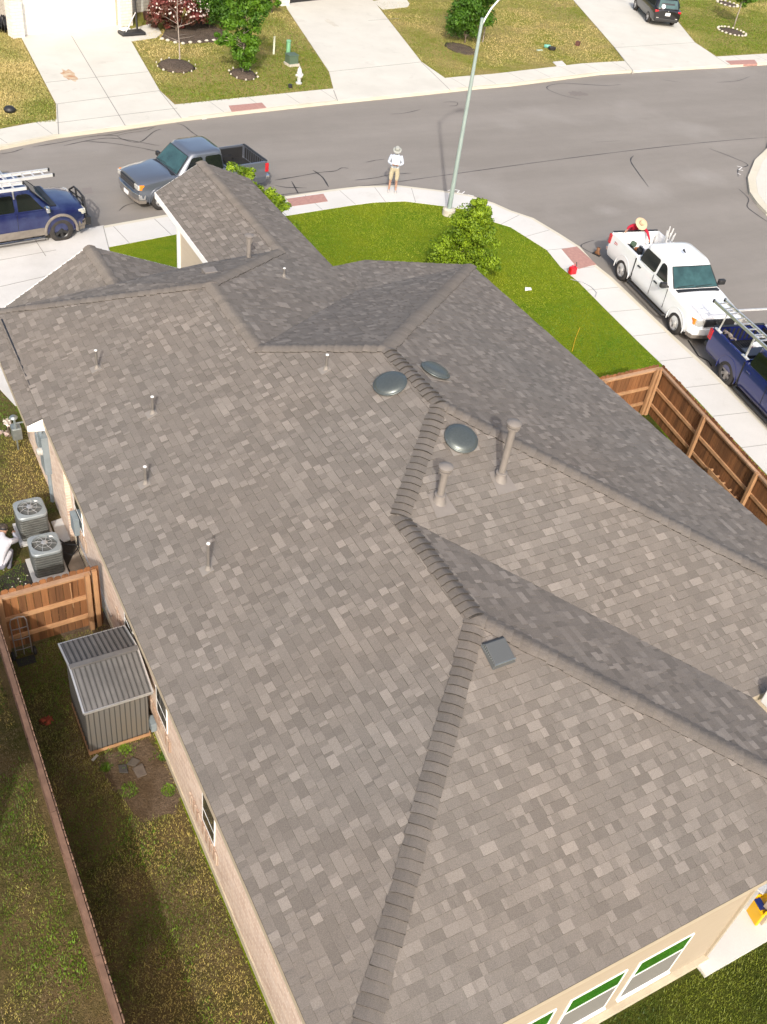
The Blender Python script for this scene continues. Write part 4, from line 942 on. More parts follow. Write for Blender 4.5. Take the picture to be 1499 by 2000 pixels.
# utility pedestal etc.
t = thing('utility_box', 'low dark green utility box on a pale concrete base beside the hydrant', 'utility box', P(570, 127), R_(8))
b = MB(); b.box((0, 0, .05), (.58, .55, .12)); b.build('base', M['stone'], t); b = MB(); b.box((0, 0.02, .29), (.5, .45, .38)); b.build('cabinet', M['green_box'], t, bevel=.02)
b = MB(); b.box((0, .02, .49), (.54, .49, .03)); b.build('lid', M['green_box'], t)
b = MB(); c = P(563, 109); b.lathe([(.12, 0), (.12, .03), (.105, .04), (.105, .66), (.12, .67), (.12, .72), (.10, .74), (.001, .745)], c, 20); tag(b.build('cable_pedestal', M['green_post'], autosmooth=40), 'pale green round cable pedestal behind the green utility box', 'pedestal')
b = MB(); c = P(535, 106); b.box(c+V(0, 0, .42), (.10, .03, .84), rz=.1); tag(b.build('marker_post', simple('marker_plastic', (.62, .64, .50), .5), bevel=.01), 'flat white marker post standing in the far lawn', 'post')
b = MB(); c = P(567, 171); b.lathe([(.10, 0), (.10, .14), (.08, .15), (.001, .15)], c, 12); tag(b.build('meter_lid', M['dark']), 'small dark round lid on the grass below the hydrant', 'lid')
b = MB(); c = P(20, 219); b.lathe([(.001, 0), (.2, .03), (.24, .12), (.15, .22), (.001, .25)], c, 12); tag(b.build('dark_stone', M['dark'], smooth=True), 'dark rounded lump on the far left lawn', 'stone')
b = MB(); c = P(1128, 89); b.box(c+V(0, 0, .12), (.26, .2, .24), rz=.4); tag(b.build('small_crate', simple('crate_brown', (.10, .04, .03), .8), bevel=.02), 'small dark brown crate on the far lawn near the driveway', 'crate')
c = P(1078, 98); b = MB(); b.lathe([(.12, 0), (.20, .06), (.22, .16), (.2, .16), (.15, .05), (.001, .04)], c, 18); tag(b.build('bucket', M['black']), 'dark tub lying on the far lawn', 'tub')
c = P(1069, 94); b = MB(); b.lathe([(.001, -.2), (.09, -.18), (.10, .1), (.05, .2), (.001, .21)], c+V(0, 0, .1), 12, axis=V(1, -.5, 0)); tag(b.build('bottle', simple('teal', (.12, .35, .28), .4), smooth=True), 'teal plastic container beside the dark tub on the far lawn', 'container')
c = P(1054, 99); b = MB(); b.box(c+V(0, 0, .03), (.36, .15, .05), rz=.1); tag(b.build('plastic_tray', simple('pale_green', (.35, .42, .33), .5), bevel=.01), 'flat pale green plastic piece left of the teal container', 'tray')
b = MB(); q = [P(1080, 121, .02), P(1098, 119, .02), P(1106, 127, .02), P(1088, 129, .02)]; b.prism([(p.x, p.y) for p in q], 0, .03); tag(b.build('valve_cover', M['concrete']), 'small square concrete cover at the edge of the far sidewalk', 'cover')
# basketball hoop standing by the far garage
t = thing('basketball_hoop', 'portable basketball hoop with a dark base beside the far driveway', 'basketball hoop', P(258, 68), R_(8))
b = MB(); b.box((0, 0, .10), (1.25, .62, .16)); b.build('base', M['dark'], t, bevel=.06)
b = MB(); b.tube([V(.35, .12, .16), V(.30, .3, 3.1)], .05, 10); b.build('pole', M['dark'], t)
b = MB(); b.tube([V(-.35, -.1, .18), V(.34, .16, 1.0)], .018, 6); b.tube([V(-.1, .2, .18), V(.34, .16, 1.0)], .018, 6); b.build('brace', M['alum'], t)
b = MB(); b.box((.2, -.1, 3.2), (1.1, .04, .75)); b.build('backboard', M['white'], t)
b = MB(); b.tube([V(.2+.23*math.cos(a), -.38+.23*math.sin(a), 2.95) for a in [k*math.pi/8 for k in range(17)]], .012, 6); b.build('rim', M['red'], t)
b = MB(); b.box((-.15, .0, .24), (.5, .3, .10), rz=.2); tag(b.build('white_bag', M['white'], bevel=.04), 'white sack lying on the base of the basketball hoop', 'bag'); D.objects['white_bag'].matrix_world = Matrix.Translation(P(250, 66))@Matrix.Rotation(.3, 4, 'Z')
# ================================================================== HOUSES ACROSS THE STREET
def garage_house(label, A, B, colmat, dark=False, number=None):
    """A, B: left and right foot of the garage door"""
    d = (B-A); L = d.length; rz = math.atan2(d.y, d.x); t = thing('house', label, 'house', A, rz)
    nz = 3.0
    b = MB(); b.box((-.05-.0, 3.2, nz/2), (.1, 6.6, nz)); b.box((L/2, 6.5, nz/2), (L, .2, nz)); b.build('side_wall', M['brick_grey'], t)
    b = MB(); b.box((L/2, .10, 2.70), (L, .2, .65)); b.build('header', colmat, t)
    for x, w_ in ((-.36, .60), (L+.40, .70)):
        b = MB(); b.box((x, -.02, .8), (w_, .5, 1.6)); b.build('stone_column', M['limestone'], t, bevel=.01)
        b = MB(); b.box((x, 0.02, 2.3), (w_-.04, .44, 1.4)); b.build('brick_column', M['brick_grey'] if x < 0 else M['limestone'], t)
    b = MB(); b.box((L/2, .07, 1.2), (L, .05, 2.38)); dr_ = b.build('garage_door', M['dark'] if dark else M['white'], t)
    b = MB()
    for r in range(5):
        for c in range(8):
            b.box(((c+.5)*L/8, .038, .28+r*.47), (L/8-.12, .022, .34))
    b.build('door_panel', simple('door_face', (.74, .73, .68), .5) if not dark else M['dark'], dr_, bevel=.012)
    b = MB()
    for x in (-.04, L+.02): b.box((x, .0, 1.2), (.08, .08, 2.4))
    b.build('door_trim', M['fascia'], t)
    # entry side
    b = MB(); b.box((L+3.6, 1.7, 1.4), (4.0, .2, 2.8)); b.build('front_wall', M['limestone'], t)
    b = MB(); b.box((L+1.25, 2.4, 1.1), (.9, .06, 2.1)); b.build('front_door', M['dark'], t)
    b = MB(); b.box((L+4.0, 1.58, 1.35), (1.3, .06, 1.3)); w_ = b.build('window', M['white'], t); b = MB(); b.box((L+4.0, 1.545, 1.35), (1.1, .02, 1.1)); b.build('pane', simple('blinds_green', (.12, .25, .22), .4), w_)
    b = MB(); e = nz; 
    rp = [V(-1, -.6, e), V(L+6, -.6, e), V(L+6, 8, e), V(-1, 8, e), V(3, 3.6, e+2.3), V(L+2, 3.6, e+2.3)]
    b.add(rp, [(0, 1, 5, 4), (1, 2, 5), (2, 3, 4, 5), (3, 0, 4), (0, 3, 2, 1)]); b.build('roof', M['shingle'], t)
    if number:
        b = MB(); b.box((-.36, -.21, 1.84), (.42, .03, .26)); pl = b.build('number_plate', M['white'], t)
        text_part(number, .14, V(-.36, -.23, 1.84), V(1, 0, 0), V(0, 0, 1), M['dark'], pl)
    return t
def text_part(s, size, c, xd, yd, mat, parent, depth=.004, name='lettering'):
    cu = D.curves.new('txt', 'FONT'); cu.body = s; cu.size = size; cu.extrude = depth; cu.align_x = 'CENTER'; cu.align_y = 'CENTER'
    tmp = D.objects.new('txt', cu); COL.objects.link(tmp); dg = bpy.context.evaluated_depsgraph_get(); me = D.meshes.new_from_object(tmp.evaluated_get(dg)); D.objects.remove(tmp); D.curves.remove(cu)
    me.materials.clear(); me.materials.append(mat); o = D.objects.new(name, me); COL.objects.link(o); o.parent = parent
    xd = Vector(xd).normalized(); zd = xd.cross(Vector(yd)).normalized(); yd = zd.cross(xd); m = Matrix((xd, yd, zd)).transposed().to_4x4(); m.translation = c; o.matrix_local = m; return o
garage_house('pale stone house across the street with a white panelled garage door', P(47, 70), P(229, 50), M['limestone'], number='9506')
sheet('entry_walk', [P(228, 66), P(300, 45), P(312, 58), P(316, 66), P(306, 74), P(258, 81)], -.1, .024, M['concrete_far'])
Ah = P(562, 8); Bh = P(742, -12)
garage_house('house across the street with a dark garage opening at the top edge', Ah, Bh, M['limestone'], dark=True)
sheet('entry_walk', [P(728, 3), P(790, -8), P(800, 8), P(797, 14), P(748, 19)], -.1, .024, M['concrete_far'])
crumple('dark_bag', P(10, 66), .3, M['dark'], 'black bag against the stone column of the far left house', 'bag', h=.8, seed=5)
b = MB(); c = P(287, 38); b.lathe([(.14, 0), (.2, .35), (.18, .36), (.12, .3), (.001, .3)], c, 16); tag(b.build('flower_pot', simple('pot_brown', (.07, .035, .025), .7)), 'dark brown pot in the entry of the far house', 'pot')
b = MB(); c = P(303, 54); b.lathe([(.13, 0), (.19, .38), (.17, .38), (.12, .3), (.001, .3)], c, 16); tag(b.build('flower_pot', simple('pot_brown2', (.09, .04, .03), .7)), 'brown pot at the edge of the entry walk beside the red bush', 'pot')
# ================================================================== VEHICLES
def apply_bool(o, cutters):
    for c in cutters:
        m = o.modifiers.new('c', 'BOOLEAN'); m.operation = 'DIFFERENCE'; m.object = c; m.solver = 'EXACT'; m.material_mode = 'TRANSFER'
    dg = bpy.context.evaluated_depsgraph_get(); me = D.meshes.new_from_object(o.evaluated_get(dg)); o.modifiers.clear(); o.data = me
    for c in cutters: D.objects.remove(c)
def cutter(c, r, w_, axis=V(0, 1, 0)):
    b = MB(); b.lathe([(r, -w_/2), (r, w_/2)], c, 28, axis=axis); return b.build('cut', M['dark'])
def smooth_ang(o, a=32):
    me = o.data; bm = bmesh.new(); bm.from_mesh(me)
    for e in bm.edges: e.smooth = not (len(e.link_faces) != 2 or e.calc_face_angle(0) > R_(a))
    for f in bm.faces: f.smooth = True
    bm.to_mesh(me); bm.free()
def wheel(parent, x, y, r, rimmat, wd=.26, spokes=6, inward=1, seed=0):
    """y sign gives the outer side"""
    s = 1 if y > 0 else -1; ax = V(0, s, 0); c = V(x, y, r)
    b = MB(); b.lathe([(r*.60, -wd/2), (r*.86, -wd/2), (r*.97, -wd*.38), (r, -wd*.2), (r, wd*.2), (r*.97, wd*.38), (r*.86, wd/2), (r*.63, wd/2), (r*.60, wd*.42), (r*.58, 0), (r*.58, -wd*.3)], c, 36, axis=ax, caps=False)
    w_ = b.build('wheel', M['tyre'], parent, autosmooth=40)
    b = MB(); b.lathe([(r*.62, wd*.44), (r*.60, wd*.46), (r*.55, wd*.40), (r*.53, -wd*.1), (.001, -wd*.12)], c, 32, axis=ax, caps=False); b.build('rim', M['rimdark'] if rimmat != M['rim'] else M['rimgrey'], w_, autosmooth=40)
    b = MB()
    for k in range(spokes):
        a = 2*math.pi*k/spokes+seed; e = V(math.cos(a), 0, math.sin(a)); sd_ = V(-math.sin(a), 0, math.cos(a)); o_ = c+ax*wd*.36
        q = [(r*.12, .045), (r*.57, .035)]; vs_ = [o_+e*q[0][0]+sd_*q[0][1], o_+e*q[1][0]+sd_*q[1][1]*1.5, o_+e*q[1][0]-sd_*q[1][1]*1.5, o_+e*q[0][0]-sd_*q[0][1]]
        b.add(vs_+[p-ax*.04 for p in vs_], [(0, 1, 2, 3), (7, 6, 5, 4), (0, 4, 5, 1), (1, 5, 6, 2), (2, 6, 7, 3), (3, 7, 4, 0)])
    b.lathe([(r*.2, 0), (r*.19, .02), (r*.12, .035), (.001, .038)], c+ax*wd*.36, 16, axis=ax)
    b.lathe([(r*.54, wd*.38), (r*.60, wd*.46), (r*.63, wd*.44)], c, 32, axis=ax, caps=False)
    b.build('spokes', rimmat, w_, autosmooth=30)
def pickup(name, label, paint, loc, rz, wb=3.6, cabx=(1.30, -1.30), L=5.75, Wd=1.98, bedmat=None, rimmat=None, windows=None, hood=1.12, roofz=1.88, lower=None, grille=None, wr=.385, group=None, flares=False, letters=None, bedrail=1.25, crewsplit=.12, tailside=None, lamp_amber=True):
    t = thing(name, label, 'pickup truck', loc, rz, group); hw = Wd/2
    xf = L/2; xr = -L/2; fx = xf-.92; rx = fx-wb; cx0, cx1 = cabx       # cab base front / rear
    Z0 = .34; belt = bedrail-.06
    # ---- front body loft (nose to cab rear)
    def ring(x, w_, zt, zs, z0):
        pts = [(w_*.80, z0), (w_*.93, z0), (w_*.985, z0+.12), (w_, z0+.32), (w_*.995, zs-.16), (w_*.965, zs-.05), (w_*.90, zs), (w_*.62, zt-.012), (w_*.3, zt), (0, zt+.004)]
        full = [V(x, y, z) for y, z in pts]+[V(x, -y, z) for y, z in reversed(pts[:-1])]; return full
    st = [(xf-.02, hw*.80, hood-.16, hood-.22, Z0+.16), (xf-.06, hw*.90, hood-.07, hood-.14, Z0+.12), (xf-.18, hw*.955, hood-.03, hood-.10, Z0+.06), (xf-.5, hw*.985, hood+.02, hood-.05, Z0), (fx, hw, hood+.05, hood-.01, Z0), (cx0+.2, hw, hood+.08, hood+.04, Z0), (cx0-.05, hw, belt+.01, belt-.01, Z0), ((cx0+cx1)/2, hw, belt+.01, belt, Z0), (cx1, hw, belt+.01, belt, Z0)]
    b = MB(); b.loft([ring(*s_) for s_ in st]); body = b.build('body', paint, t)
    apply_bool(body, [cutter(V(fx, 0, wr+.02), wr+.085, Wd+.4)]); smooth_ang(body, 28)
    # inner wheel-well blocks
    b = MB(); b.box((fx, 0, .58), (wr*2+.22, Wd-.62, .5)); b.box((rx, 0, .55), (wr*2+.22, Wd-.62, .40)); b.box(((fx+rx)/2, 0, .36), (L-.6, Wd*.55, .22)); b.build('chassis', M['dark'], t)
    # ---- bed: one closed U section
    bx0, bx1 = cx1-.03, xr+.10; hb = bedrail; fl = .74; bt = .075
    def uring(x):
        o = [(hw*.93, Z0+.05), (hw*.985, Z0+.17), (hw, Z0+.34), (hw*.99, hb-.12), (hw*.97, hb-.02), (hw*.94, hb), (hw-bt-.02, hb), (hw-bt-.03, hb-.04), (hw-bt-.03, fl), ]
        r_ = [V(x, y, z) for y, z in o]; return r_+[V(x, -p.y, p.z) for p in reversed(r_)]+[V(x, -hw*.86, Z0+.06), V(x, hw*.86, Z0+.06)]
    rings = [uring(bx0-(bx0-bx1)*k/4) for k in range(5)]
    b = MB(); b.loft(rings); bed = b.build('bed', paint, t)
    for p_ in bed.data.polygons: pass
    apply_bool(bed, [cutter(V(rx, hw, wr+.02), wr+.09, .62), cutter(V(rx, -hw, wr+.02), wr+.09, .62)]); smooth_ang(bed, 28)
    bm_ = bedmat or paint
    b = MB(); b.box(((bx0+bx1)/2, 0, fl+.006), (bx0-bx1-.10, Wd-2*bt-.08, .012))
    for k in range(15): b.box(((bx0+bx1)/2, -.66+k*.094, fl+.016), (bx0-bx1-.12, .04, .014))
    for s in (-1, 1):
        b.box(((bx0+bx1)/2, s*(hw-bt-.042), (fl+hb)/2-.03), (bx0-bx1-.12, .02, hb-fl-.08)); b.box((rx, s*(hw-bt-.15), fl+.11), (.95, .22, .20))
    b.box((bx0-.055, 0, (fl+hb)/2), (.02, Wd-2*bt-.1, hb-fl-.02))
    b.build('bed_liner', bm_, t)
    b = MB(); b.box((bx0-.02, 0, (fl+hb)/2-.02), (.05, Wd-2*bt-.06, hb-fl+.0)); b.build('bulkhead', paint, t)
    b = MB(); b.box((xr+.065, 0, (fl+hb)/2-.02), (.07, Wd-.16, hb-fl+.04)); tg = b.build('tailgate', paint, t, bevel=.015)
    b = MB(); b.box((xr+.075, 0, hb+.006), (.10, Wd-.14, .02)); b.build('tailgate_cap', M['dark'], tg, bevel=.006)
    if bm_ is not paint or True:
        b = MB()
        for k in range(9): b.box((xr+.107, -.68+k*.17, (fl+hb)/2-.02), (.016, .09, hb-fl-.10))
        b.build('tailgate_ribs', bm_, tg)
    # ---- cab
    zb, zr = belt-.02, roofz
    def cring(z, f, n=44):
        # f: 0 belt .. 1 roof edge
        x0 = cx0-(cx0-.10-(cx0-.82))*f if False else cx0-.72*f; x1 = cx1+.13*f; w_ = hw*(.965-.135*f-.02*f*f)
        pts = []
        for k in range(n):
            a = 2*math.pi*k/n; c, s_ = math.cos(a), math.sin(a); e = 10 if f < .95 else 7
            rr_ = 1/((abs(c)**e+abs(s_)**e)**(1/e)); pts.append(V((x0+x1)/2+c*rr_*(x0-x1)/2, s_*rr_*w_, z))
        return pts
    rs = [cring(zb, 0), cring(zb+(zr-.08-zb)*.5, .45), cring(zr-.08, .90), cring(zr-.025, .975)]
    def scale_r(r_, k, z): c = sum((p for p in r_), V(0, 0, 0))/len(r_); return [V(c.x+(p.x-c.x)*k, c.y+(p.y-c.y)*k, z) for p in r_]
    top = cring(zr-.025, .975); rs += [scale_r(top, .965, zr), scale_r(top, .75, zr+.022), scale_r(top, .3, zr+.03)]
    b = MB(); b.loft(rs); cab = b.build('cab', paint, t, smooth=False, autosmooth=40)
    def surf(z): f = (z-zb)/(zr-.08-zb)*.90; x0 = cx0-.72*f; x1 = cx1+.13*f; w_ = hw*(.965-.135*f-.02*f*f); return x0, x1, w_
    def side_glass(poly, s, nm='side_window', mt=None):
        b = MB(); o_ = []; 
        for x, z in poly: o_.append(V(x, s*(surf(z)[2]+.012), z))
        i_ = [p-V(0, s*.02, 0) for p in o_]; n = len(o_); b.add(o_+i_, [tuple(range(n)) if s > 0 else tuple(range(n-1, -1, -1))]+[(k, (k+1) % n, n+(k+1) % n, n+k) for k in range(n)]); b.build(nm, mt or M['sglass'], t)
    z1, z2 = belt+.03, zr-.13
    xa = cx0-.30; xs = crewsplit; xe = cx1+.16
    def rounded(p0, cut=.05): return p0
    if windows == 'crew' or windows is None:
        for s in (-1, 1):
            side_glass([(xs+.07, z1), (xa-.02, z1), (xa-.10, z1+.06), (xa-.42, z2-.05), (xa-.52, z2), (xs+.14, z2), (xs+.08, z2-.05)], s)
            side_glass([(xe+.05, z1), (xs-.09, z1), (xs-.04, z1+.05), (xs-.05, z2-.05), (xs-.10, z2), (xe+.12, z2), (xe+.06, z2-.05), (xe, z1+.05)], s)
    # windscreen
    zz0, zz1 = zb+.06, zr-.09; pts = []
    def wp(y, z):
        x0, x1, w_ = surf(z); yy = y*(w_-.09); e = 10; xx = x0-(abs(yy)/w_)**8*.03+.014; return V(xx, yy, z)
    rows = [[wp(-1+2*k/8, zz0+(zz1-zz0)*j/3) for k in range(9)] for j in range(4)]
    b = MB(); vs_ = [p for r_ in rows for p in r_]; o2 = [p-V(.012, 0, .01) for p in vs_]; n = len(vs_)
    b.add(vs_+o2, [(j*9+k, j*9+k+1, (j+1)*9+k+1, (j+1)*9+k) for j in range(3) for k in range(8)]); b.build('windscreen', M['wglass'], t, smooth=True)
    b = MB(); ed = rows[0]+[r_[8] for r_ in rows[1:]]+rows[3][::-1][1:]+[r_[0] for r_ in rows[::-1][1:]]
    b.tube([p+V(.004, 0, 0) for p in ed], .014, 5); b.tube([wp(-.85, zz0+.02)+V(.02, 0, .02), wp(-.1, zz0+.05)+V(.02, 0, .02)], .01, 5); b.tube([wp(0, zz0+.02)+V(.02, 0, .02), wp(.75, zz0+.05)+V(.02, 0, .02)], .01, 5); b.build('windscreen_seal', M['dark'], t)
    b = MB(); b.box((cx0+.06, 0, belt-.005), (.16, Wd*.80, .06)); b.build('cowl', M['dark'], t)
    # interior hints behind the glass: rear window
    b = MB(); x_ = cx1+.13*.5-.006; b.add([V(cx1+.03-.02, -.6, zb+.12), V(cx1+.03-.02, .6, zb+.12), V(cx1+.115-.02, .55, zr-.16), V(cx1+.115-.02, -.55, zr-.16)], [(0, 3, 2, 1)]); b.build('rear_window', M['sglass'], t)
    # shut lines and handles
    b = MB()
    for s in (-1, 1):
        for x in (cx0-.18, xs, cx1+.02):
            b.box((x, s*(hw+.000), (belt+Z0+.12)/2), (.012, .012, belt-Z0-.16))
        b.box(((bx0+cx1)/2, s*(hw-.01), (belt+Z0)/2+.02), (.03, .03, belt-Z0-.06))
    b.build('shut_line', M['dark'], t)
    for s in (-1, 1):
        for x in (xs+.20, cx1+.30):
            b = MB(); b.box((x, s*(hw+.012), belt-.17), (.20, .035, .045)); b.build('door_handle', M['dark'] if paint in (M['paint_white'],) else paint, t, bevel=.01)
        b = MB(); b.box((cx0-.28, s*(hw+.15), belt+.07), (.15, .24, .18)); m_ = b.build('mirror', M['dark'] if paint is not M['paint_blue2'] else M['chrome'], t, bevel=.04)
        b = MB(); b.box((cx0-.26, s*(hw+.01), belt+.01), (.07, .14, .05)); b.build('mirror_arm', M['dark'], m_)
    # lights, grille, bumpers
    for s in (-1, 1):
        b = MB(); b.box((xf-.06, s*hw*.72, hood-.23), (.12, .36, .17)); h_ = b.build('headlight', M['lampglass'], t, bevel=.02)
        b = MB(); b.box((xf-.17, s*hw*.895, hood-.22), (.20, .09, .18)); b.build('indicator', M['amber'] if lamp_amber else M['lampglass'], h_, bevel=.02)
        b = MB(); b.box((xr+.085, s*(hw-.03), hb-.24), (.17, .085, .34)); b.build('tail_light', M['redlens'], t, bevel=.02)
    b = MB(); b.box((xf-.01, 0, hood-.25), (.08, hw*1.16, .26)); g_ = b.build('grille', M['dark'], t, bevel=.02)
    b = MB()
    for k in range(3): b.box((xf+.032, 0, hood-.33+k*.08), (.012, hw*1.1, .014))
    b.build('grille_bar', M['chrome'] if grille == 'chrome' else M['dark'], g_)
    if letters: text_part(letters, .155, V(xf+.042, 0, hood-.25), V(0, 1, 0), V(0, 0, 1), M['chrome'], g_, .01, 'badge')
    bmat = M['paint_white'] if paint is M['paint_white'] else M['chrome'] if lower is None else lower
    b = MB(); pr = [V(xf-.30, -hw*.97, 0), V(xf-.02, -hw*.90, 0), V(xf+.07, -hw*.5, 0), V(xf+.085, 0, 0), V(xf+.07, hw*.5, 0), V(xf-.02, hw*.90, 0), V(xf-.30, hw*.97, 0)]
    b.prism([(p.x, p.y) for p in pr], Z0+.12, Z0+.36); b.build('front_bumper', bmat, t, bevel=.03)
    b = MB(); b.prism([(p.x-.03, p.y*.97) for p in pr], Z0-.02, Z0+.13); b.build('front_valance', M['cladding'], t, bevel=.02)
    b = MB(); b.box((xf+.09, 0, Z0+.16), (.02, .34, .14)); b.build('licence_plate', M['plate'], t)
    b = MB(); b.box((xr-.02, 0, Z0+.24), (.20, Wd*.93, .18)); b.build('rear_bumper', M['chrome'] if paint is not M['paint_blue'] else M['dark'], t, bevel=.03)
    if lower:
        b = MB()
        for s in (-1, 1): b.box(((fx+rx)/2, s*(hw+.004), Z0+.17), (wb-2*wr-.3, .03, .26)); b.box((bx1+.35, s*(hw+.004), Z0+.2), (.5, .03, .22))
        b.build('lower_cladding', lower, t, bevel=.01)
    if flares:
        b = MB()
        for s in (-1, 1):
            for x in (fx, rx):
                rr_ = wr+.12; pts = [V(x+math.cos(a)*rr_, s*(hw+.015), wr+.02+math.sin(a)*rr_) for a in [R_(-8+k*196/16) for k in range(17)]]; b.tube(pts, .05, 6)
        b.build('wheel_flare', M['cladding'], t)
    if not flares:
        b = MB()
        for s in (-1, 1):
            for x in (fx, rx):
                rr_ = wr+.105; b.tube([V(x+math.cos(a)*rr_, s*(hw-.014), wr+.02+math.sin(a)*rr_) for a in [R_(-12+k*204/18) for k in range(19)]], .022, 6)
        b.build('wheel_flare', paint, t, smooth=True)
    b = MB()
    for s in (-1, 1): b.tube([V(fx-.55, s*(hw-.1), Z0+.0), V(fx-.62, s*(hw+.06), Z0-.02), V(rx+.65, s*(hw+.06), Z0-.02), V(rx+.58, s*(hw-.1), Z0)], .038, 8)
    b.build('side_step', M['dark'] if paint is not M['paint_blue2'] else M['chrome'], t)
    for x in (fx, rx):
        for s in (-1, 1): wheel(t, x, s*(hw-.125), wr, rimmat or M['rim'], seed=.3*x)
    t['_dims'] = (xf, xr, fx, rx, hw, hb, fl)
    return t
def placed(front_px, rear_px, side, wb, zc=ZS, hw=.99):
    """from the contact points of the near-side wheels: centre and heading; side = +1 when the near side is the vehicle's left"""
    f, r = P(*front_px, zc), P(*rear_px, zc); h = (f-r); h.z = 0; h.normalize(); left = V(-h.y, h.x, 0)
    return f, r, h, left
# white pickup
f, r, h, left = placed((1313, 652), (1208, 545), -1, 3.6)
mid = (f+r)/2; ctr = mid+left*(.99-.05); L_ = 5.75; fxl = L_/2-.92; off = (fxl+(fxl-3.6))/2
pos = ctr-h*off; rzw = math.atan2(h.y, h.x)
white = pickup('pickup_truck', 'white crew cab pickup parked at the kerb with tools and poles in its bed', M['paint_white'], (pos.x, pos.y, ZS), rzw, letters='GMC', bedmat=M['paint_white'], cabx=(1.30, -.98), crewsplit=.20, roofz=1.80)
def onv(tr, x, y, z): return tr.matrix_basis @ V(x, y, z) if False else (Matrix.Translation(tr.location)@Matrix.Rotation(tr.rotation_euler.z, 4, 'Z'))@V(x, y, z)
b = MB(); b.add([V(.0, -.02, 1.92), V(.16, -.02, 1.91), V(.02, -.02, 1.99), V(.0, .02, 1.92), V(.16, .02, 1.91), V(.02, .02, 1.99)], [(0, 1, 2), (5, 4, 3), (0, 3, 4, 1), (1, 4, 5, 2), (2, 5, 3, 0)]); b.build('roof_antenna', M['dark'], white)
text_part('Z71', .13, V(-2.35, -.995, 1.02), V(1, 0, .0), V(0, 0, 1), M['redlens'], white, .004, 'badge')
# blue pickup behind it (right edge)
rr0 = P(1410, 749, ZS); hb_ = (P(1499, 846, ZS)-P(1404, 745, ZS)).normalized(); leftb = V(-hb_.y, hb_.x, 0)
posb = rr0+leftb*.94-hb_*((5.9/2-.92)-3.65); 
blue = pickup('pickup_truck', 'dark blue pickup with a ladder rack parked at the kerb, cut by the right edge', M['paint_blue'], (posb.x, posb.y, ZS), math.atan2(hb_.y, hb_.x), wb=3.65, L=5.9, bedmat=M['dark'], rimmat=M['rimgrey'], wr=.40, lamp_amber=False, cabx=(1.30, -1.0), crewsplit=.2, roofz=1.82)
# grey pickup facing left beyond the front gable
f = P(305, 414, ZS); hg = (P(262, 396, ZS)-P(530, 357, ZS)); hg = V(-1, -.10, 0).normalized(); leftg = V(-hg.y, hg.x, 0)
hg = V(-1, -.15, 0).normalized(); leftg = V(-hg.y, hg.x, 0); posg = f-leftg*.86-hg*(5.85/2-.92)*.88+V(.22, .10, 0)
grey = pickup('pickup_truck', 'dark grey pickup with an empty bed parked beyond the front gable roof', M['paint_grey'], (posg.x, posg.y, ZS), math.atan2(hg.y, hg.x), wb=3.68, L=5.85, cabx=(1.30, -.95), crewsplit=.02, bedmat=M['dark'], grille='chrome', wr=.39, hood=1.16)
grey.scale = (.88, .90, .94)
# blue pickup on the far left facing right
f = P(122, 469, .0); hl = V(1, .115, 0).normalized(); leftl = V(-hl.y, hl.x, 0)
posl = f+leftl*.88-hl*(5.8/2-.92)*.94
lblue = pickup('pickup_truck', 'dusty blue pickup with black bull bar and roof ladders, cut by the left edge', M['paint_blue2'], (posl.x, posl.y, -.06), math.atan2(hl.y, hl.x), wb=3.65, L=5.8, bedmat=M['dark'], rimmat=M['rimdark'], lower=M['cladding'], flares=True, wr=.43, hood=1.2, roofz=1.95, bedrail=1.32, lamp_amber=False, cabx=(1.80, -.9), crewsplit=.55)
lblue.scale = (.94, .94, .94)
b = MB(); X = 2.98
for s in (-1, 1):
    b.tube([V(2.9, s*.3, .55), V(X+.08, s*.3, .75), V(X+.05, s*.3, 1.22)], .035, 8)
    b.tube([V(2.75, s*.93, .6), V(X-.05, s*.80, .72), V(X-.02, s*.72, 1.05), V(X+.05, s*.45, 1.25), V(X+.05, 0, 1.28)], .035, 8)
    b.tube([V(X+.02, s*.78, .75), V(X+.1, s*.3, .80), V(X+.1, 0, .80)], .035, 8); b.tube([V(X, s*.72, 1.0), V(X+.08, 0, 1.03)], .025, 8)
b.box((X-.02, 0, .62), (.16, 1.9, .28)); b.build('bull_bar', M['dark'], lblue)
def rack(tr, x0, x1, hw, zb_, zt, mat):
    b = MB()
    for x in (x0, x1):
        for s in (-1, 1): b.bar(V(x, s*hw, zb_), V(x+(.06 if x == x0 else -.0), s*(hw-.05), zt), .045, .045); b.box((x, s*hw, zb_), (.3, .09, .03))
        b.bar(V(x+.03, -hw, zt), V(x+.03, hw, zt), .05, .05)
    o = b.build('ladder_rack', mat, tr); split_loose(o)
rack(blue, -2.65, -1.15, .92, 1.26, 1.95, M['alum_white'])
def ladder(label, mw, L, wd, group=None, mat=None, double=False):
    t = thing('ladder', label, 'ladder', (0, 0, 0), 0, group); t.matrix_basis = mw; mat = mat or M['alum']
    for s in (-1, 1):
        b = MB(); b.bar(V(-L/2, s*wd/2, 0), V(L/2, s*wd/2, 0), .03, .085); b.bar(V(-L/2, s*(wd/2-.012), .038), V(L/2, s*(wd/2-.012), .038), .05, .008); b.bar(V(-L/2, s*(wd/2-.012), -.038), V(L/2, s*(wd/2-.012), -.038), .05, .008); b.build('stile', mat, t)
    for k in range(int(L/.3)):
        b = MB(); b.bar(V(-L/2+.15+k*.3, -wd/2, 0), V(-L/2+.15+k*.3, wd/2, 0), .035, .035); b.build('rung', mat, t)
    b = MB()
    for s in (-1, 1): b.box((L/2+.02, s*wd/2, 0), (.06, .05, .10))
    b.build('foot', M['dark'], t)
    return t
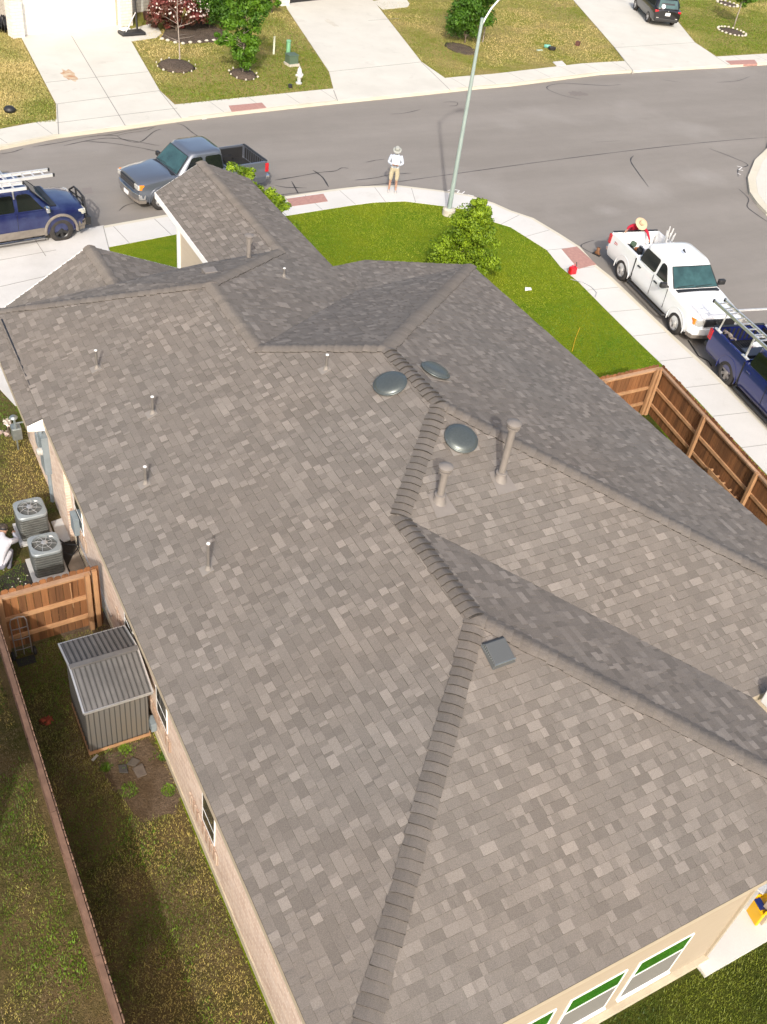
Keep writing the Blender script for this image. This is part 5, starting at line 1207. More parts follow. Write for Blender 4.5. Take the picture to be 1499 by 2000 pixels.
def frame_m(c, xd, zd=V(0, 0, 1)):
    xd = Vector(xd).normalized(); yd = Vector(zd).cross(xd).normalized(); z_ = xd.cross(yd); m = Matrix((xd, yd, z_)).transposed().to_4x4(); m.translation = c; return m
A = P(1405, 586, 2.02); Bq = P(1499, 670, 2.02); xd = (A-Bq).normalized()
tl = ladder('grey ladder on the rack of the dark blue pickup at the right edge', frame_m(A-xd*2.15, xd), 4.2, .40, mat=M['alum'])
rack(lblue, -2.3, .55, .86, 1.33, 2.10, M['alum'])
RL = Matrix.Rotation(lblue.rotation_euler.z, 3, 'Z')
ladder('longer shiny aluminium ladder reaching past the cab of the dusty blue pickup', frame_m(P(-60, 358, 2.25)+V(0, 0, 0), RL@V(1, .02, 0)), 4.9, .42, 'ladders on the dusty blue pickup', M['alum_white'])
ladder('shorter aluminium ladder lying above the cab roof of the dusty blue pickup', frame_m(P(-90, 380, 2.18), RL@V(1, -.01, 0)), 4.1, .40, 'ladders on the dusty blue pickup', M['alum_white'])
# bed contents of the white pickup ---------------------------------
def inbed(tr, x, y, z=.78): return onv(tr, x, y, z)
RW = white.rotation_euler.z
t = thing('tile_saw', 'black and orange power tool with a long rail in the white pickup bed', 'power tool', inbed(white, -1.95, -.42), RW)
b = MB(); b.box((0, 0, .12), (1.0, .16, .10)); b.box((.1, .0, .06), (1.1, .30, .06)); b.build('rail', M['dark'], t, bevel=.02)
b = MB(); b.lathe([(.11, -.09), (.12, 0), (.10, .09), (.001, .1)], (.25, .05, .28), 14, axis=V(0, 1, 0)); b.tube([V(.35, 0, .2), V(.45, 0, .4), V(.3, 0, .48), V(.18, 0, .38)], .025, 6); b.build('motor', M['black'], t)
b = MB(); b.lathe([(.10, -.07), (.10, .07), (.001, .08)], (-.3, .08, .26), 12, axis=V(1, .3, 0)); b.build('motor', M['green_box'], t)
b = MB(); b.box((.0, .1, .16), (.22, .16, .18)); b.build('tank', simple('tool_orange', (.45, .16, .05), .5), t, bevel=.02)
t = thing('toolbox', 'pale plastic case under the power tool in the white pickup bed', 'case', inbed(white, -1.75, .05), RW)
b = MB(); b.box((0, 0, .14), (.75, .35, .26)); b.build('case', M['white'], t, bevel=.03); b = MB(); b.tube([V(-.1, 0, .27), V(-.08, 0, .33), V(.08, 0, .33), V(.1, 0, .27)], .012, 6); b.build('handle', M['dark'], t)
t = thing('air_compressor', 'small black compressor with a curved handle behind the cab of the white pickup', 'compressor', inbed(white, -1.52, -.50), RW)
b = MB(); b.lathe([(.001, -.2), (.1, -.17), (.13, -.1), (.13, .1), (.1, .17), (.001, .2)], (0, 0, .16), 16, axis=V(1, 0, 0)); b.build('tank', M['dark'], t, smooth=True); b = MB(); b.box((0, 0, .33), (.2, .16, .14)); b.build('motor', M['black'], t, bevel=.02)
b = MB(); b.tube([V(-.15, 0, .3), V(-.15, 0, .52), V(.15, 0, .52), V(.15, 0, .3)], .014, 6); b.build('handle', M['chrome'], t)
rd = random.Random(3)
for k in range(10):
    p0 = inbed(white, -1.55+rd.uniform(-.16, .12), .50+rd.uniform(-.16, .16), .79); p1 = p0+V(rd.uniform(-.22, .25), rd.uniform(-.15, .2), rd.uniform(.75, 1.15))
    b = MB(); b.tube([p0, p1], .022, 7); tag(b.build('metal_pole', M['alum_white']), 'pale metal pole standing in a leaning bundle in the white pickup bed', 'pole', 'bundle of poles in the white pickup bed')
t = thing('dustpan', 'blue plastic board leaning by the poles in the white pickup bed', 'board', inbed(white, -1.78, .30, .77), RW)
b = MB(); b.box((0, 0, .2), (.03, .2, .38), rot=Matrix.Rotation(.25, 3, 'Y')); b.build('board', M['paint_blue'], t, bevel=.01)
# bed contents of the blue pickup
RB = blue.rotation_euler.z
t = thing('cool_box', 'red and white cool box in the bed of the dark blue pickup', 'cool box', onv(blue, -1.75, .10, .78), RB+.2)
b = MB(); b.box((0, 0, .16), (.55, .34, .30)); b.build('body', M['red'], t, bevel=.02); b = MB(); b.box((0, 0, .36), (.58, .37, .10)); b.build('lid', M['white'], t, bevel=.025)
t = thing('tool_chest', 'dark low toolbox across the bed behind the cab of the dark blue pickup', 'toolbox', onv(blue, -1.42, 0, .95), RB)
b = MB(); b.box((0, 0, .10), (.40, 1.5, .36)); b.build('chest', simple('chest_blue', (.03, .035, .05), .5), t, bevel=.02); b = MB(); b.box((0, 0, .29), (.42, 1.52, .03)); b.build('lid', simple('chest_lid', (.05, .055, .075), .5), t)
t = thing('chain_coil', 'coil of pale rope on the tailgate corner of the dark blue pickup', 'rope', onv(blue, -2.45, -.80, 1.26), RB)
b = MB(); b.tube([V(.12*math.cos(a*.7)+a*.01, .07*math.sin(a*.9), .03+.06*abs(math.sin(a*1.3))) for a in range(40)], .013, 5); b.build('coil', M['bark_pale'], t)

# black SUV on the right far driveway ---------------------------------
t = thing('family_car', 'black suv with a small rear window sticker parked on the right far driveway', 'car', (0, 0, 0))
f_, r_ = P(1222, 6), P(1265, 44); hs_ = (V(-.375, .927, 0)*-1); hs_ = (P(1120, 0)-P(1201, 93)).normalized(); lf = V(-hs_.y, hs_.x, 0)
L = 4.55; hw = .92; fx, rx, wr = 1.42, -1.32, .34
pos = r_-lf*.80-hs_*rx+V(0, 0, .02); t.location = pos; t.rotation_euler.z = math.atan2(hs_.y, hs_.x)
def sr(x, w_, zt, zs, z0=.28):
    pts = [(w_*.86, z0), (w_*.97, z0+.12), (w_, z0+.35), (w_*.99, zs-.12), (w_*.95, zs), (w_*.5, zt), (0, zt+.01)]; return [V(x, y, z) for y, z in pts]+[V(x, -y, z) for y, z in reversed(pts[:-1])]
b = MB(); b.loft([sr(*q) for q in ((2.25, .70, .72, .68, .34), (2.15, .84, .80, .76, .3), (1.9, .90, .90, .84), (1.4, .92, .97, .92), (1.0, .92, 1.02, .98), (0, .92, 1.03, 1.0), (-1.2, .92, 1.06, 1.03), (-2.0, .90, 1.06, 1.02), (-2.22, .86, 1.02, .98, .32), (-2.28, .80, .95, .88, .42))])
o = b.build('body', M['paint_black'], t); apply_bool(o, [cutter(V(fx, 0, wr), wr+.06, 2.2), cutter(V(rx, 0, wr), wr+.06, 2.2)]); smooth_ang(o, 30)
b = MB(); b.box((0, 0, .5), (3.9, 1.2, .4)); b.build('chassis', M['dark'], t)
def cr(z, x0, x1, w_, n=40):
    pts = []
    for k in range(n):
        a = 2*math.pi*k/n; c, s_ = math.cos(a), math.sin(a); rr_ = 1/((abs(c)**7+abs(s_)**7)**(1/7)); pts.append(V((x0+x1)/2+c*rr_*(x0-x1)/2, s_*rr_*w_, z))
    return pts
b = MB(); b.loft([cr(1.0, 1.0, -2.12, .87), cr(1.3, .45, -1.98, .79), cr(1.55, 0, -1.80, .70), cr(1.60, -.1, -1.7, .66), cr(1.63, -.4, -1.5, .5)]); b.build('cabin', M['paint_black'], t, autosmooth=40)
b = MB(); b.add([V(-2.10, -.66, 1.08), V(-2.10, .66, 1.08), V(-1.86, .56, 1.50), V(-1.86, -.56, 1.50), V(-2.07, -.66, 1.06), V(-2.07, .66, 1.06), V(-1.83, .56, 1.48), V(-1.83, -.56, 1.48)], [(0, 3, 2, 1), (0, 1, 5, 4), (1, 2, 6, 5), (2, 3, 7, 6), (3, 0, 4, 7)]); w_ = b.build('rear_window', M['wglass'], t)
b = MB(); b.lathe([(.13, 0), (.13, .008), (.001, .009)], V(-2.075, .33, 1.16), 18, axis=V(-.87, 0, .5)); b.build('sticker', M['plate'], w_)
for s in (-1, 1):
    b = MB(); P4_ = [V(.35, 0, 1.06), V(-.1, 0, 1.06), V(-1.9, 0, 1.10), V(-1.75, 0, 1.35), V(-1.5, 0, 1.46), V(-.05, 0, 1.46)]; yw = lambda z: .87-(z-1.0)*.285
    o_ = [V(p.x, s*(yw(p.z)+.006), p.z) for p in P4_]; i_ = [p-V(0, s*.02, 0) for p in o_]; n = 6; b.add(o_+i_, [tuple(range(n)), tuple(range(2*n-1, n-1, -1))]+[(k, (k+1) % n, n+(k+1) % n, n+k) for k in range(n)]); b.build('side_window', M['sglass'], t)
    b = MB(); b.box((-2.16, s*.74, .92), (.24, .22, .13)); b.build('tail_light', M['redlens'], t, bevel=.03)
    b = MB(); b.box((-2.27, s*.62, .56), (.04, .16, .03)); b.build('reflector', M['lampglass'], t)
    for x in (fx, rx): wheel(t, x, s*(hw-.11), wr, M['rim'], .22, 5, seed=x)
b = MB(); b.box((-2.275, 0, .78), (.03, .32, .17)); b.build('licence_plate', M['plate'], t)
b = MB(); b.box((-2.30, 0, .95), (.03, .07, .07)); b.build('badge', M['chrome'], t, bevel=.01)
b = MB(); b.box((-2.24, 0, .45), (.16, 1.5, .16)); b.build('rear_bumper', M['dark'], t, bevel=.03)
b = MB(); b.box((-1.65, 0, 1.60), (.35, 1.1, .03)); b.build('spoiler', M['paint_black'], t, bevel=.01)
# ================================================================== PEOPLE
def skin_body(name, joints, edges, parent, mats, matfn, root, sub=2):
    """joints: {key: (pos, rx, ry)}; one continuous skinned surface"""
    keys = list(joints); idx = {k: i for i, k in enumerate(keys)}
    me = D.meshes.new('sk'); me.from_pydata([tuple(joints[k][0]) for k in keys], [(idx[a], idx[b]) for a, b in edges], [])
    o = D.objects.new('sk', me); COL.objects.link(o)
    m = o.modifiers.new('s', 'SKIN'); m.use_smooth_shade = True; m.branch_smoothing = .3
    sv_ = me.skin_vertices[0].data
    for k in keys:
        r = joints[k][1]; sv_[idx[k]].radius = r if isinstance(r, tuple) else (r, r); sv_[idx[k]].use_root = (k == root)
    m2 = o.modifiers.new('d', 'SUBSURF'); m2.levels = sub; m2.render_levels = sub
    dg = bpy.context.evaluated_depsgraph_get(); me2 = D.meshes.new_from_object(o.evaluated_get(dg)); D.objects.remove(o)
    me2.materials.clear()
    for mt in mats: me2.materials.append(mt)
    for p in me2.polygons: p.material_index = matfn(p.center); p.use_smooth = True
    ob = D.objects.new(name, me2); COL.objects.link(ob); ob.parent = parent; return ob
def hand_joints(J, Ed, wrist_key, wpos, dirv, palm_up, s=1, side=1, curl=.6):
    """five short unequal finger chains rooted in the palm"""
    d = Vector(dirv).normalized(); n = Vector(palm_up).normalized(); l = d.cross(n).normalized()*side
    J[wrist_key+'_palm'] = (wpos+d*.07, .024); Ed.append((wrist_key, wrist_key+'_palm'))
    for i, (off, ln) in enumerate(((-.027, .075), (-.009, .085), (.009, .08), (.026, .062))):
        a = wpos+d*.10+l*off; b_ = a+d*ln*.5-n*curl*.02; c = b_+d*ln*.35*(1-curl)-n*ln*.5*curl
        k = wrist_key+'_f%d' % i; J[k+'a'] = (a, .0095); J[k+'b'] = (b_, .0088); J[k+'c'] = (c, .0078)
        Ed += [(wrist_key+'_palm', k+'a'), (k+'a', k+'b'), (k+'b', k+'c')]
    a = wpos+d*.045-l*.035; b_ = a+d*.03-l*.02-n*.01; k = wrist_key+'_th'; J[k+'a'] = (a, .011); J[k+'b'] = (b_, .009); Ed += [(wrist_key+'_palm', k+'a'), (k+'a', k+'b')]
def head_parts(t, c, up, face, hat=None, hatmat=None, hair=None):
    up = Vector(up).normalized(); face = (Vector(face)-up*Vector(face).dot(up)).normalized(); sd_ = up.cross(face)
    m = Matrix((sd_, face, up)).transposed().to_4x4(); m.translation = c
    b = MB(); prof = [(.001, -.115), (.045, -.108), (.062, -.08), (.070, -.04), (.076, .0), (.078, .04), (.070, .08), (.045, .108), (.001, .118)]
    b.lathe(prof, (0, 0, 0), 18, mat=m); h = b.build('head', M['skin'], t, smooth=True)
    b = MB(); b.add([V(-.012, .07, -.03), V(.012, .07, -.03), V(0, .098, -.028), V(0, .075, .012)], [(0, 1, 2), (0, 2, 3), (2, 1, 3)], mat=m); b.build('nose', M['skin'], h)
    b = MB()
    for s in (-1, 1): b.lathe([(.001, -.008), (.010, 0), (.001, .006)], V(s*.03, .068, .008), 8, axis=V(0, 1, 0), mat=m)
    b.build('eyes', M['dark'], h); b = MB(); b.box((0, .070, -.062), (.042, .012, .009), mat=m); b.build('mouth', simple('lips', (.30, .09, .07), .6), h)
    b = MB()
    for s in (-1, 1): b.lathe([(.001, -.012), (.022, 0), (.001, .012)], V(s*.078, -.01, -.005), 8, axis=V(1, 0, 0), mat=m)
    b.build('ears', M['skin'], h)
    b = MB(); b.lathe([(.079, -.01), (.084, .03), (.080, .07), (.052, .113), (.001, .125)], V(0, -.012, 0), 16, mat=m); b.build('hair', hair or M['dark'], h, smooth=True)
    if hat:
        b = MB(); R1 = hat; n = 28; rings = []
        for r, z in ((.083, .035), (R1*.6, .038), (R1*.85, .030), (R1, .022), (R1, .012), (R1*.8, .022), (.09, .028)): rings.append([V(r*math.cos(2*math.pi*k/n)*1.0, r*math.sin(2*math.pi*k/n)*1.05-.008, z+(.012*math.cos(4*math.pi*k/n) if r > .1 else 0)) for k in range(n)])
        b.loft(rings, caps=False, mat=m); b.lathe([(.094, .03), (.096, .06), (.088, .11), (.074, .150), (.05, .160), (.03, .152), (.001, .150)], V(0, -.008, 0), 24, mat=m); ht = b.build('hat', hatmat, t, smooth=True)
        b = MB(); b.lathe([(.0965, .034), (.0985, .036), (.0985, .062), (.096, .064)], V(0, -.008, 0), 24, mat=m); b.build('hat_band', simple('hat_band', (.2, .2, .18), .8), ht)
    return m
# man standing on the kerb
SW = ZS+.0
pos = P(766, 374, 0.012); face = (CPOS-pos); face.z = 0; face.normalize(); rz = math.atan2(face.y, face.x)-math.pi/2
t = thing('person', 'person in white shirt, beige shorts and grey hat standing on the sidewalk holding a phone', 'person', pos, rz)
J = {}; Ed = []
def j(k, x, y, z, r): J[k] = (V(x, y, z), r)
j('pelvis', 0, 0, .93, (.175, .13)); j('waist', 0, 0, 1.06, (.17, .125)); j('chest', 0, -.01, 1.28, (.185, .13)); j('neckb', 0, -.01, 1.45, (.085, .075)); j('neck', 0, .03, 1.52, .055); j('headc', 0, .07, 1.58, .06)
Ed += [('pelvis', 'waist'), ('waist', 'chest'), ('chest', 'neckb'), ('neckb', 'neck'), ('neck', 'headc')]
for s, n_ in ((-1, 'l'), (1, 'r')):
    j('hip'+n_, s*.10, 0, .86, .10); j('th'+n_, s*.115, .005, .70, .098); j('kn'+n_, s*.115, .02, .50, .082 if True else .06); j('cf'+n_, s*.12, -.005, .36, .05); j('an'+n_, s*.13, -.01, .09, .036); j('ft'+n_, s*.14, .06, .04, .040); j('to'+n_, s*.15, .16, .035, .034)
    J['kn'+n_] = (J['kn'+n_][0], .075)
    j('kl'+n_, s*.115, .02, .455, .05)
    Ed += [('pelvis', 'hip'+n_), ('hip'+n_, 'th'+n_), ('th'+n_, 'kn'+n_), ('kn'+n_, 'kl'+n_), ('kl'+n_, 'cf'+n_), ('cf'+n_, 'an'+n_), ('an'+n_, 'ft'+n_), ('ft'+n_, 'to'+n_)]
    j('sh'+n_, s*.19, -.01, 1.40, .070); j('el'+n_, s*.27, .0, 1.12, .055); j('wr'+n_, s*.08, .26, 1.13, .034)
    Ed += [('chest', 'sh'+n_), ('sh'+n_, 'el'+n_), ('el'+n_, 'wr'+n_)]
    hand_joints(J, Ed, 'wr'+n_, J['wr'+n_][0], V(-s*.8, .45, .1), V(0, 0, -1), side=s)
shirt = simple('shirt_white', (.44, .48, .55), .8, bmp=.3, bscale=25); shorts = simple('shorts_beige', (.38, .33, .225), .85); shoe = simple('shoe_grey', (.38, .36, .34), .8)
def mf(c):
    if c.z < .085: return 3
    if c.z < .47: return 0
    if c.z < .97: return 2
    if c.z > 1.49: return 0
    if c.y > .20 and abs(c.x) < .115: return 0
    return 1
skin_body('body', J, Ed, t, [M['skin'], shirt, shorts, shoe], mf, 'pelvis')
head_parts(t, V(0, .09, 1.63), V(0, .45, 1), V(0, 1, -.45), .165, simple('hat_grey', (.28, .29, .27), .85))
b = MB(); b.box((0, .335, 1.155), (.15, .075, .010), rot=Matrix.Rotation(.3, 3, 'X')); o = b.build('mobile_phone', M['dark']); o.matrix_world = Matrix.Translation(pos)@Matrix.Rotation(rz, 4, 'Z'); tag(o, 'dark phone held in both hands by the person on the sidewalk', 'phone')
# man in red leaning over the tailgate
tp = onv(white, -3.12, .10, 0); tp.z = ZS; rzt = white.rotation_euler.z-math.pi/2
t = thing('person', 'person in red shirt and straw hat leaning into the white pickup bed', 'person', tp, rzt)
J = {}; Ed = []
j('pelvis', 0, -.12, .95, (.15, .12)); j('waist', 0, -.06, 1.08, (.14, .11)); j('chest', 0, .12, 1.30, (.16, .12)); j('neckb', 0, .22, 1.42, (.08, .07)); j('neck', 0, .27, 1.47, .055); j('headc', 0, .31, 1.50, .06)
Ed += [('pelvis', 'waist'), ('waist', 'chest'), ('chest', 'neckb'), ('neckb', 'neck'), ('neck', 'headc')]
for s, n_ in ((-1, 'l'), (1, 'r')):
    j('hip'+n_, s*.10, -.13, .86, .095); j('kn'+n_, s*.12, -.08, .50, .065); j('an'+n_, s*.13, -.20, .09, .04); j('to'+n_, s*.15, -.03, .04, .04)
    Ed += [('pelvis', 'hip'+n_), ('hip'+n_, 'kn'+n_), ('kn'+n_, 'an'+n_), ('an'+n_, 'to'+n_)]
    j('sh'+n_, s*.19, .14, 1.38, .068)
    Ed += [('chest', 'sh'+n_)]
j('ell', -.27, .50, 1.28, .052); j('wrl', -.34, .66, 1.06, .034); j('elr', .42, .28, 1.38, .050); j('wrr', .60, .46, 1.36, .034)
Ed += [('shl', 'ell'), ('ell', 'wrl'), ('shr', 'elr'), ('elr', 'wrr')]
hand_joints(J, Ed, 'wrl', J['wrl'][0], V(-.1, .3, -.8), V(0, 1, .2), side=-1); hand_joints(J, Ed, 'wrr', J['wrr'][0], V(.6, .6, .1), V(0, 0, 1), side=1, curl=.9)
redm = simple('shirt_red', (.42, .008, .03), .8, bmp=.3, bscale=25); jeans = simple('trousers_blue', (.05, .06, .09), .85)
def mf(c):
    if c.z < .09: return 3
    if c.z < .98: return 2
    if c.z > 1.44 and abs(c.x) < .08: return 0
    if (c-J['wrl'][0]).length < .14 and c.z < 1.08: return 0
    if c.x > .57: return 0
    return 1
skin_body('body', J, Ed, t, [M['skin'], redm, jeans, M['dark']], mf, 'pelvis')
head_parts(t, V(0, .36, 1.53), V(0, .75, 1), V(0, 1, -.7), .235, simple('straw', (.52, .38, .24), .85, bmp=.4, bscale=120))
# person crouching by the air conditioners
cp = P(22, 1108); t = thing('person', 'person in white shirt and dark cap crouching beside the air conditioners at the left edge', 'person', V(-1.25, 13.10, 0), R_(-28))
J = {}; Ed = []
j('pelvis', 0, -.20, .36, (.165, .15)); j('waist', 0, -.04, .52, (.17, .15)); j('chest', 0, .18, .62, (.19, .15)); j('neckb', 0, .35, .66, (.10, .09)); j('neck', 0, .41, .67, .055); j('headc', 0, .45, .67, .06)
Ed += [('pelvis', 'waist'), ('waist', 'chest'), ('chest', 'neckb'), ('neckb', 'neck'), ('neck', 'headc')]
for s, n_ in ((-1, 'l'), (1, 'r')):
    j('hip'+n_, s*.12, -.18, .30, .10); j('kn'+n_, s*.20, .22, .44, .07); j('an'+n_, s*.18, -.02, .09, .045); j('to'+n_, s*.2, .14, .04, .04)
    Ed += [('pelvis', 'hip'+n_), ('hip'+n_, 'kn'+n_), ('kn'+n_, 'an'+n_), ('an'+n_, 'to'+n_)]
    j('sh'+n_, s*.21, .24, .62, .075); j('el'+n_, s*.27, .46, .48, .055); j('wr'+n_, s*.14, .66, .44, .034)
    Ed += [('chest', 'sh'+n_), ('sh'+n_, 'el'+n_), ('el'+n_, 'wr'+n_)]
    hand_joints(J, Ed, 'wr'+n_, J['wr'+n_][0], V(-s*.3, 1, -.1), V(0, 0, 1), side=s)
jw = simple('shirt_plain_white', (.50, .50, .54), .85, bmp=.4, bscale=18)
def mf(c):
    if c.z < .09: return 3
    if c.y > .69: return 0
    if c.z < .36 or c.y < -.30 or (c.y > .12 and c.z < .50 and abs(c.x) > .1 and c.y < .32): return 2
    if c.y > .40 and abs(c.x) < .09: return 0
    return 1
skin_body('body', J, Ed, t, [M['skin'], jw, simple('trousers_grey', (.16, .16, .19), .85), M['dark']], mf, 'pelvis')
m = head_parts(t, V(0, .50, .70), V(0, .75, 1), V(0, 1, -.8))
b = MB(); b.lathe([(.083, .02), (.09, .05), (.086, .09), (.055, .125), (.001, .135)], V(0, -.008, 0), 20, mat=m); b.box((0, .12, .035), (.12, .12, .012), mat=m); b.build('cap', simple('cap_camo', (.08, .06, .045), .9, col2=(.02, .016, .012), vscale=20), t, smooth=True)
# ================================================================== VEGETATION
def leaves(n, fn, size, seed, elong=1.6):
    """n small leaf quads; fn(rnd) -> (centre, outward normal, tone)"""
    rd = random.Random(seed); vs_ = []; tones = []
    for i in range(n):
        c, nn, tone = fn(rd); nn = (nn+V(rd.uniform(-1, 1), rd.uniform(-1, 1), rd.uniform(-.4, 1))*.9).normalized()
        a = nn.cross(V(rd.uniform(-1, 1), rd.uniform(-1, 1), rd.uniform(-1, 1))).normalized(); b_ = nn.cross(a); s = size*rd.uniform(.6, 1.3)
        vs_ += [c-a*s*elong*.5, c+b_*s*.42+nn*s*.08, c+a*s*elong*.5, c-b_*s*.42+nn*s*.08]; tones.append(tone)
    b = MB(); b.v = [tuple(p) for p in vs_]; b.f = [(4*i, 4*i+1, 4*i+2, 4*i+3) for i in range(n)]; b.mi = [0]*n; b.tone = tones; return b
def tree(name, label, cat, base, h, crown, trunk_h, mat, n, leaf=.07, seed=1, clumps=26, group=None, tr=.045, bark='bark', lean=V(0, 0, 0)):
    """crown: list of ellipsoids (centre offset, radii) the clumps fill"""
    rd = random.Random(seed); t = thing(name, label, cat, base, 0, group)
    cl = []
    for i in range(clumps):
        c, r = crown[i % len(crown)]; u = V(rd.gauss(0, 1), rd.gauss(0, 1), rd.gauss(0, 1)).normalized()*rd.uniform(.25, 1.0)**.6
        cl.append((V(c[0]+u.x*r[0], c[1]+u.y*r[1], c[2]+u.z*r[2]), rd.uniform(.16, .34)*min(r[0], r[2], r[1])*1.5, rd.uniform(.0, .5)))
    b = MB(); top = V(lean.x, lean.y, h*.8); b.tube([V(0, 0, -.03), V(rd.uniform(-.03, .03), 0, trunk_h*.5), V(0, 0, trunk_h)+lean*.4, top], [tr, tr*.8, tr*.65, tr*.2], 8)
    for i in range(0, len(cl), 2):
        c = cl[i][0]; z0 = min(max(trunk_h*.8, c.z-.35), h*.72); s0 = V(lean.x*z0/h, lean.y*z0/h, z0); mid = s0.lerp(c, .5)+V(0, 0, .05); b.tube([s0, mid, c], [tr*.35, tr*.22, tr*.08], 5)
    b.build('trunk', M[bark], t, smooth=True)
    zmin = min(c.z-r for c, r, _ in cl); zmax = max(c.z+r for c, r, _ in cl)
    def fn(rd):
        c, r, tn = rd.choice(cl); u = V(rd.gauss(0, 1), rd.gauss(0, 1), rd.gauss(0, 1)).normalized(); k = rd.random()**.45
        return c+V(u.x*r*1.1, u.y*r*1.1, u.z*r*.85)*k, u, min(1, max(0, tn+rd.uniform(0, .5)))
    leaves(n, fn, leaf, seed+5).build('crown', mat, t)
    return t
tree('young_tree', 'bushy yellow green young tree on the corner lawn beside the street lamp', 'tree', V(15.62, 21.75, 0), 2.6, [((0, 0, 1.0), (1.0, .95, .75)), ((.05, .1, 1.7), (.72, .7, .6)), ((-.1, -.25, .65), (1.1, 1.0, .45)), ((.1, 0, 2.25), (.32, .32, .45)), ((-.3, 0, .9), (1.05, .9, .6))], .5, M['leaf_yellow'], 30000, .058, seed=11, clumps=170)
tree('shrub', 'leafy yellow green shrub rising just beyond the front gable roof edge', 'shrub', V(9.55, 24.9, 0), 2.6, [((-.25, 1.3, 2.05), (.45, .5, .5)), ((.0, .4, 1.75), (.5, .7, .6)), ((.15, -.5, 1.6), (.5, .7, .6)), ((.2, -1.1, 1.3), (.45, .5, .5))], .4, M['leaf_yellow'], 9000, .065, seed=101, clumps=60)
# trees on the far lawns
T = [('bare_tree', 'thin bare young tree in a mulch ring on the far lawn', 'tree', P(352, 122), 3.0, None),]
t = thing('bare_tree', 'thin leafless young tree in a mulch ring on the far lawn', 'tree', P(352, 122)); rd = random.Random(2)
b = MB(); b.tube([V(0, 0, 0), V(-.03, 0, 1.0), V(-.1, 0, 2.1), V(-.08, 0, 3.0)], [.035, .028, .018, .006], 7)
for k in range(16):
    z = rd.uniform(.9, 2.7); a = rd.random()*6.3; l = rd.uniform(.3, .8)*(1.2-z/4); p = V(-.07, 0, z); q = p+V(math.cos(a)*l, math.sin(a)*l, l*.35); b.tube([p, q, q+V(math.cos(a+.4)*l*.4, math.sin(a+.4)*l*.4, .1)], [.010, .006, .003], 4)
b.build('trunk', M['bark_pale'], t)
tree('young_tree', 'upright bright green tree in a dark mulch ring on the far lawn', 'tree', P(475, 146), 4.3, [((0, 0, 1.25), (.85, .8, .85)), ((.1, 0, 2.4), (.85, .8, .9)), ((-.1, 0, 3.4), (.8, .8, .8)), ((-1.0, 0, 1.6), (.6, .3, .25)), ((.5, 0, 3.0), (.8, .6, .5))], .5, M['leaf_bright'], 14000, .095, seed=21, clumps=85, bark='bark_pale')
tree('oak_tree', 'dark green rounded tree with a wooden stake on the middle far lawn', 'tree', P(908, 84), 3.6, [((0, 0, 1.35), (1.25, 1.2, 1.0)), ((.1, 0, 2.6), (1.2, 1.1, 1.0))], .4, M['leaf_green'], 17000, .10, seed=31, clumps=90)
tree('young_tree', 'small light green tree in a white stone ring on the right far lawn', 'tree', P(1434, 52), 2.9, [((.05, 0, 1.8), (.7, .7, .6)), ((.1, 0, 2.6), (.65, .6, .6))], 1.0, M['leaf_bright'], 4500, .10, seed=41, clumps=34, bark='bark_pale')
b = MB(); c = P(943, 82); b.box(c+V(0, 0, .75), (.05, .05, 1.5)); tag(b.build('wooden_stake', M['bark_pale']), 'wooden stake beside the dark green rounded tree', 'stake')
tree('round_bush', 'dense dark green bush by the window of the far house', 'bush', P(410, 55), 2.1, [((0, 0, 1.05), (1.05, 1.0, .95)), ((.3, .2, 1.2), (1.0, .9, .9))], .2, M['leaf_green'], 11000, .09, seed=51, clumps=60)
t = tree('flowering_bush', 'dark red leaved bush with pale flowers beside the far house entry', 'bush', P(345, 62), 1.9, [((-.6, .1, .85), (.85, .8, .75)), ((.6, .2, .95), (.95, .8, .8))], .2, M['leaf_red'], 9000, .09, seed=61, clumps=44)
def fn(rd):
    u = V(rd.gauss(0, 1), rd.gauss(0, 1), abs(rd.gauss(0, 1))).normalized(); return V(u.x*1.5+rd.uniform(0, .3), u.y*.85, .9+u.z*.95), u, rd.random()
leaves(260, fn, .10, 9, 1.1).build('blossom', M['petal'], t)
tree('shrub', 'green shrub against the pale stone column at the top edge', 'shrub', P(531, 25), 1.1, [((0, 0, .5), (.5, .4, .45))], .1, M['leaf_bright'], 1500, .08, seed=71, clumps=18)
# mulch rings and edging stones
def mulch(px, py, rx, ry, label, nst, smat, seed=1, mound=.10, group='mulch rings on the far lawns'):
    c = P(px, py); rd = random.Random(seed); b = MB(); n = 26; rings = []
    for f_, z in ((1, .005), (.8, mound*.7), (.45, mound), (.02, mound*1.1)): rings.append([c+V(math.cos(2*math.pi*k/n)*rx*f_*rd.uniform(.92, 1.06), math.sin(2*math.pi*k/n)*ry*f_*rd.uniform(.92, 1.06), z) for k in range(n)])
    b.loft(rings); tag(b.build('mulch_ring', M['mulch'], smooth=True), label, 'mulch', group)
    for k in range(nst):
        a = 2*math.pi*k/nst; r = 1.04+rd.uniform(-.04, .05); q = c+V(math.cos(a)*rx*r, math.sin(a)*ry*r, .02)
        b = MB(); s_ = rd.uniform(.8, 1.15)*(.05*rd.uniform(.5, 1.2) if smat == 'tiny' else .07 if smat == 'small' else 2*math.pi*rx/nst*.42); b.loft([[q+V(math.cos(j*1.05+k)*s_*w_, math.sin(j*1.05+k)*s_*.7*w_, z) for j in range(6)] for w_, z in ((.9, 0), (1, .04), (.6, .08))])
        tag(b.build('edging_stone', M['stone']), 'pale stone edging the '+label, 'stone', 'edging stones of ' + label)
mulch(345, 130, .85, .95, 'mulch ring under the thin leafless tree', 12, 'tiny', 3, .16)
mulch(476, 146, .62, .8, 'dark mulch ring under the upright bright green tree', 10, 'tiny', 4, .14)
mulch(1429, 62, .80, .95, 'mulch ring of the small light green tree on the right', 20, 'big', 5, .05)
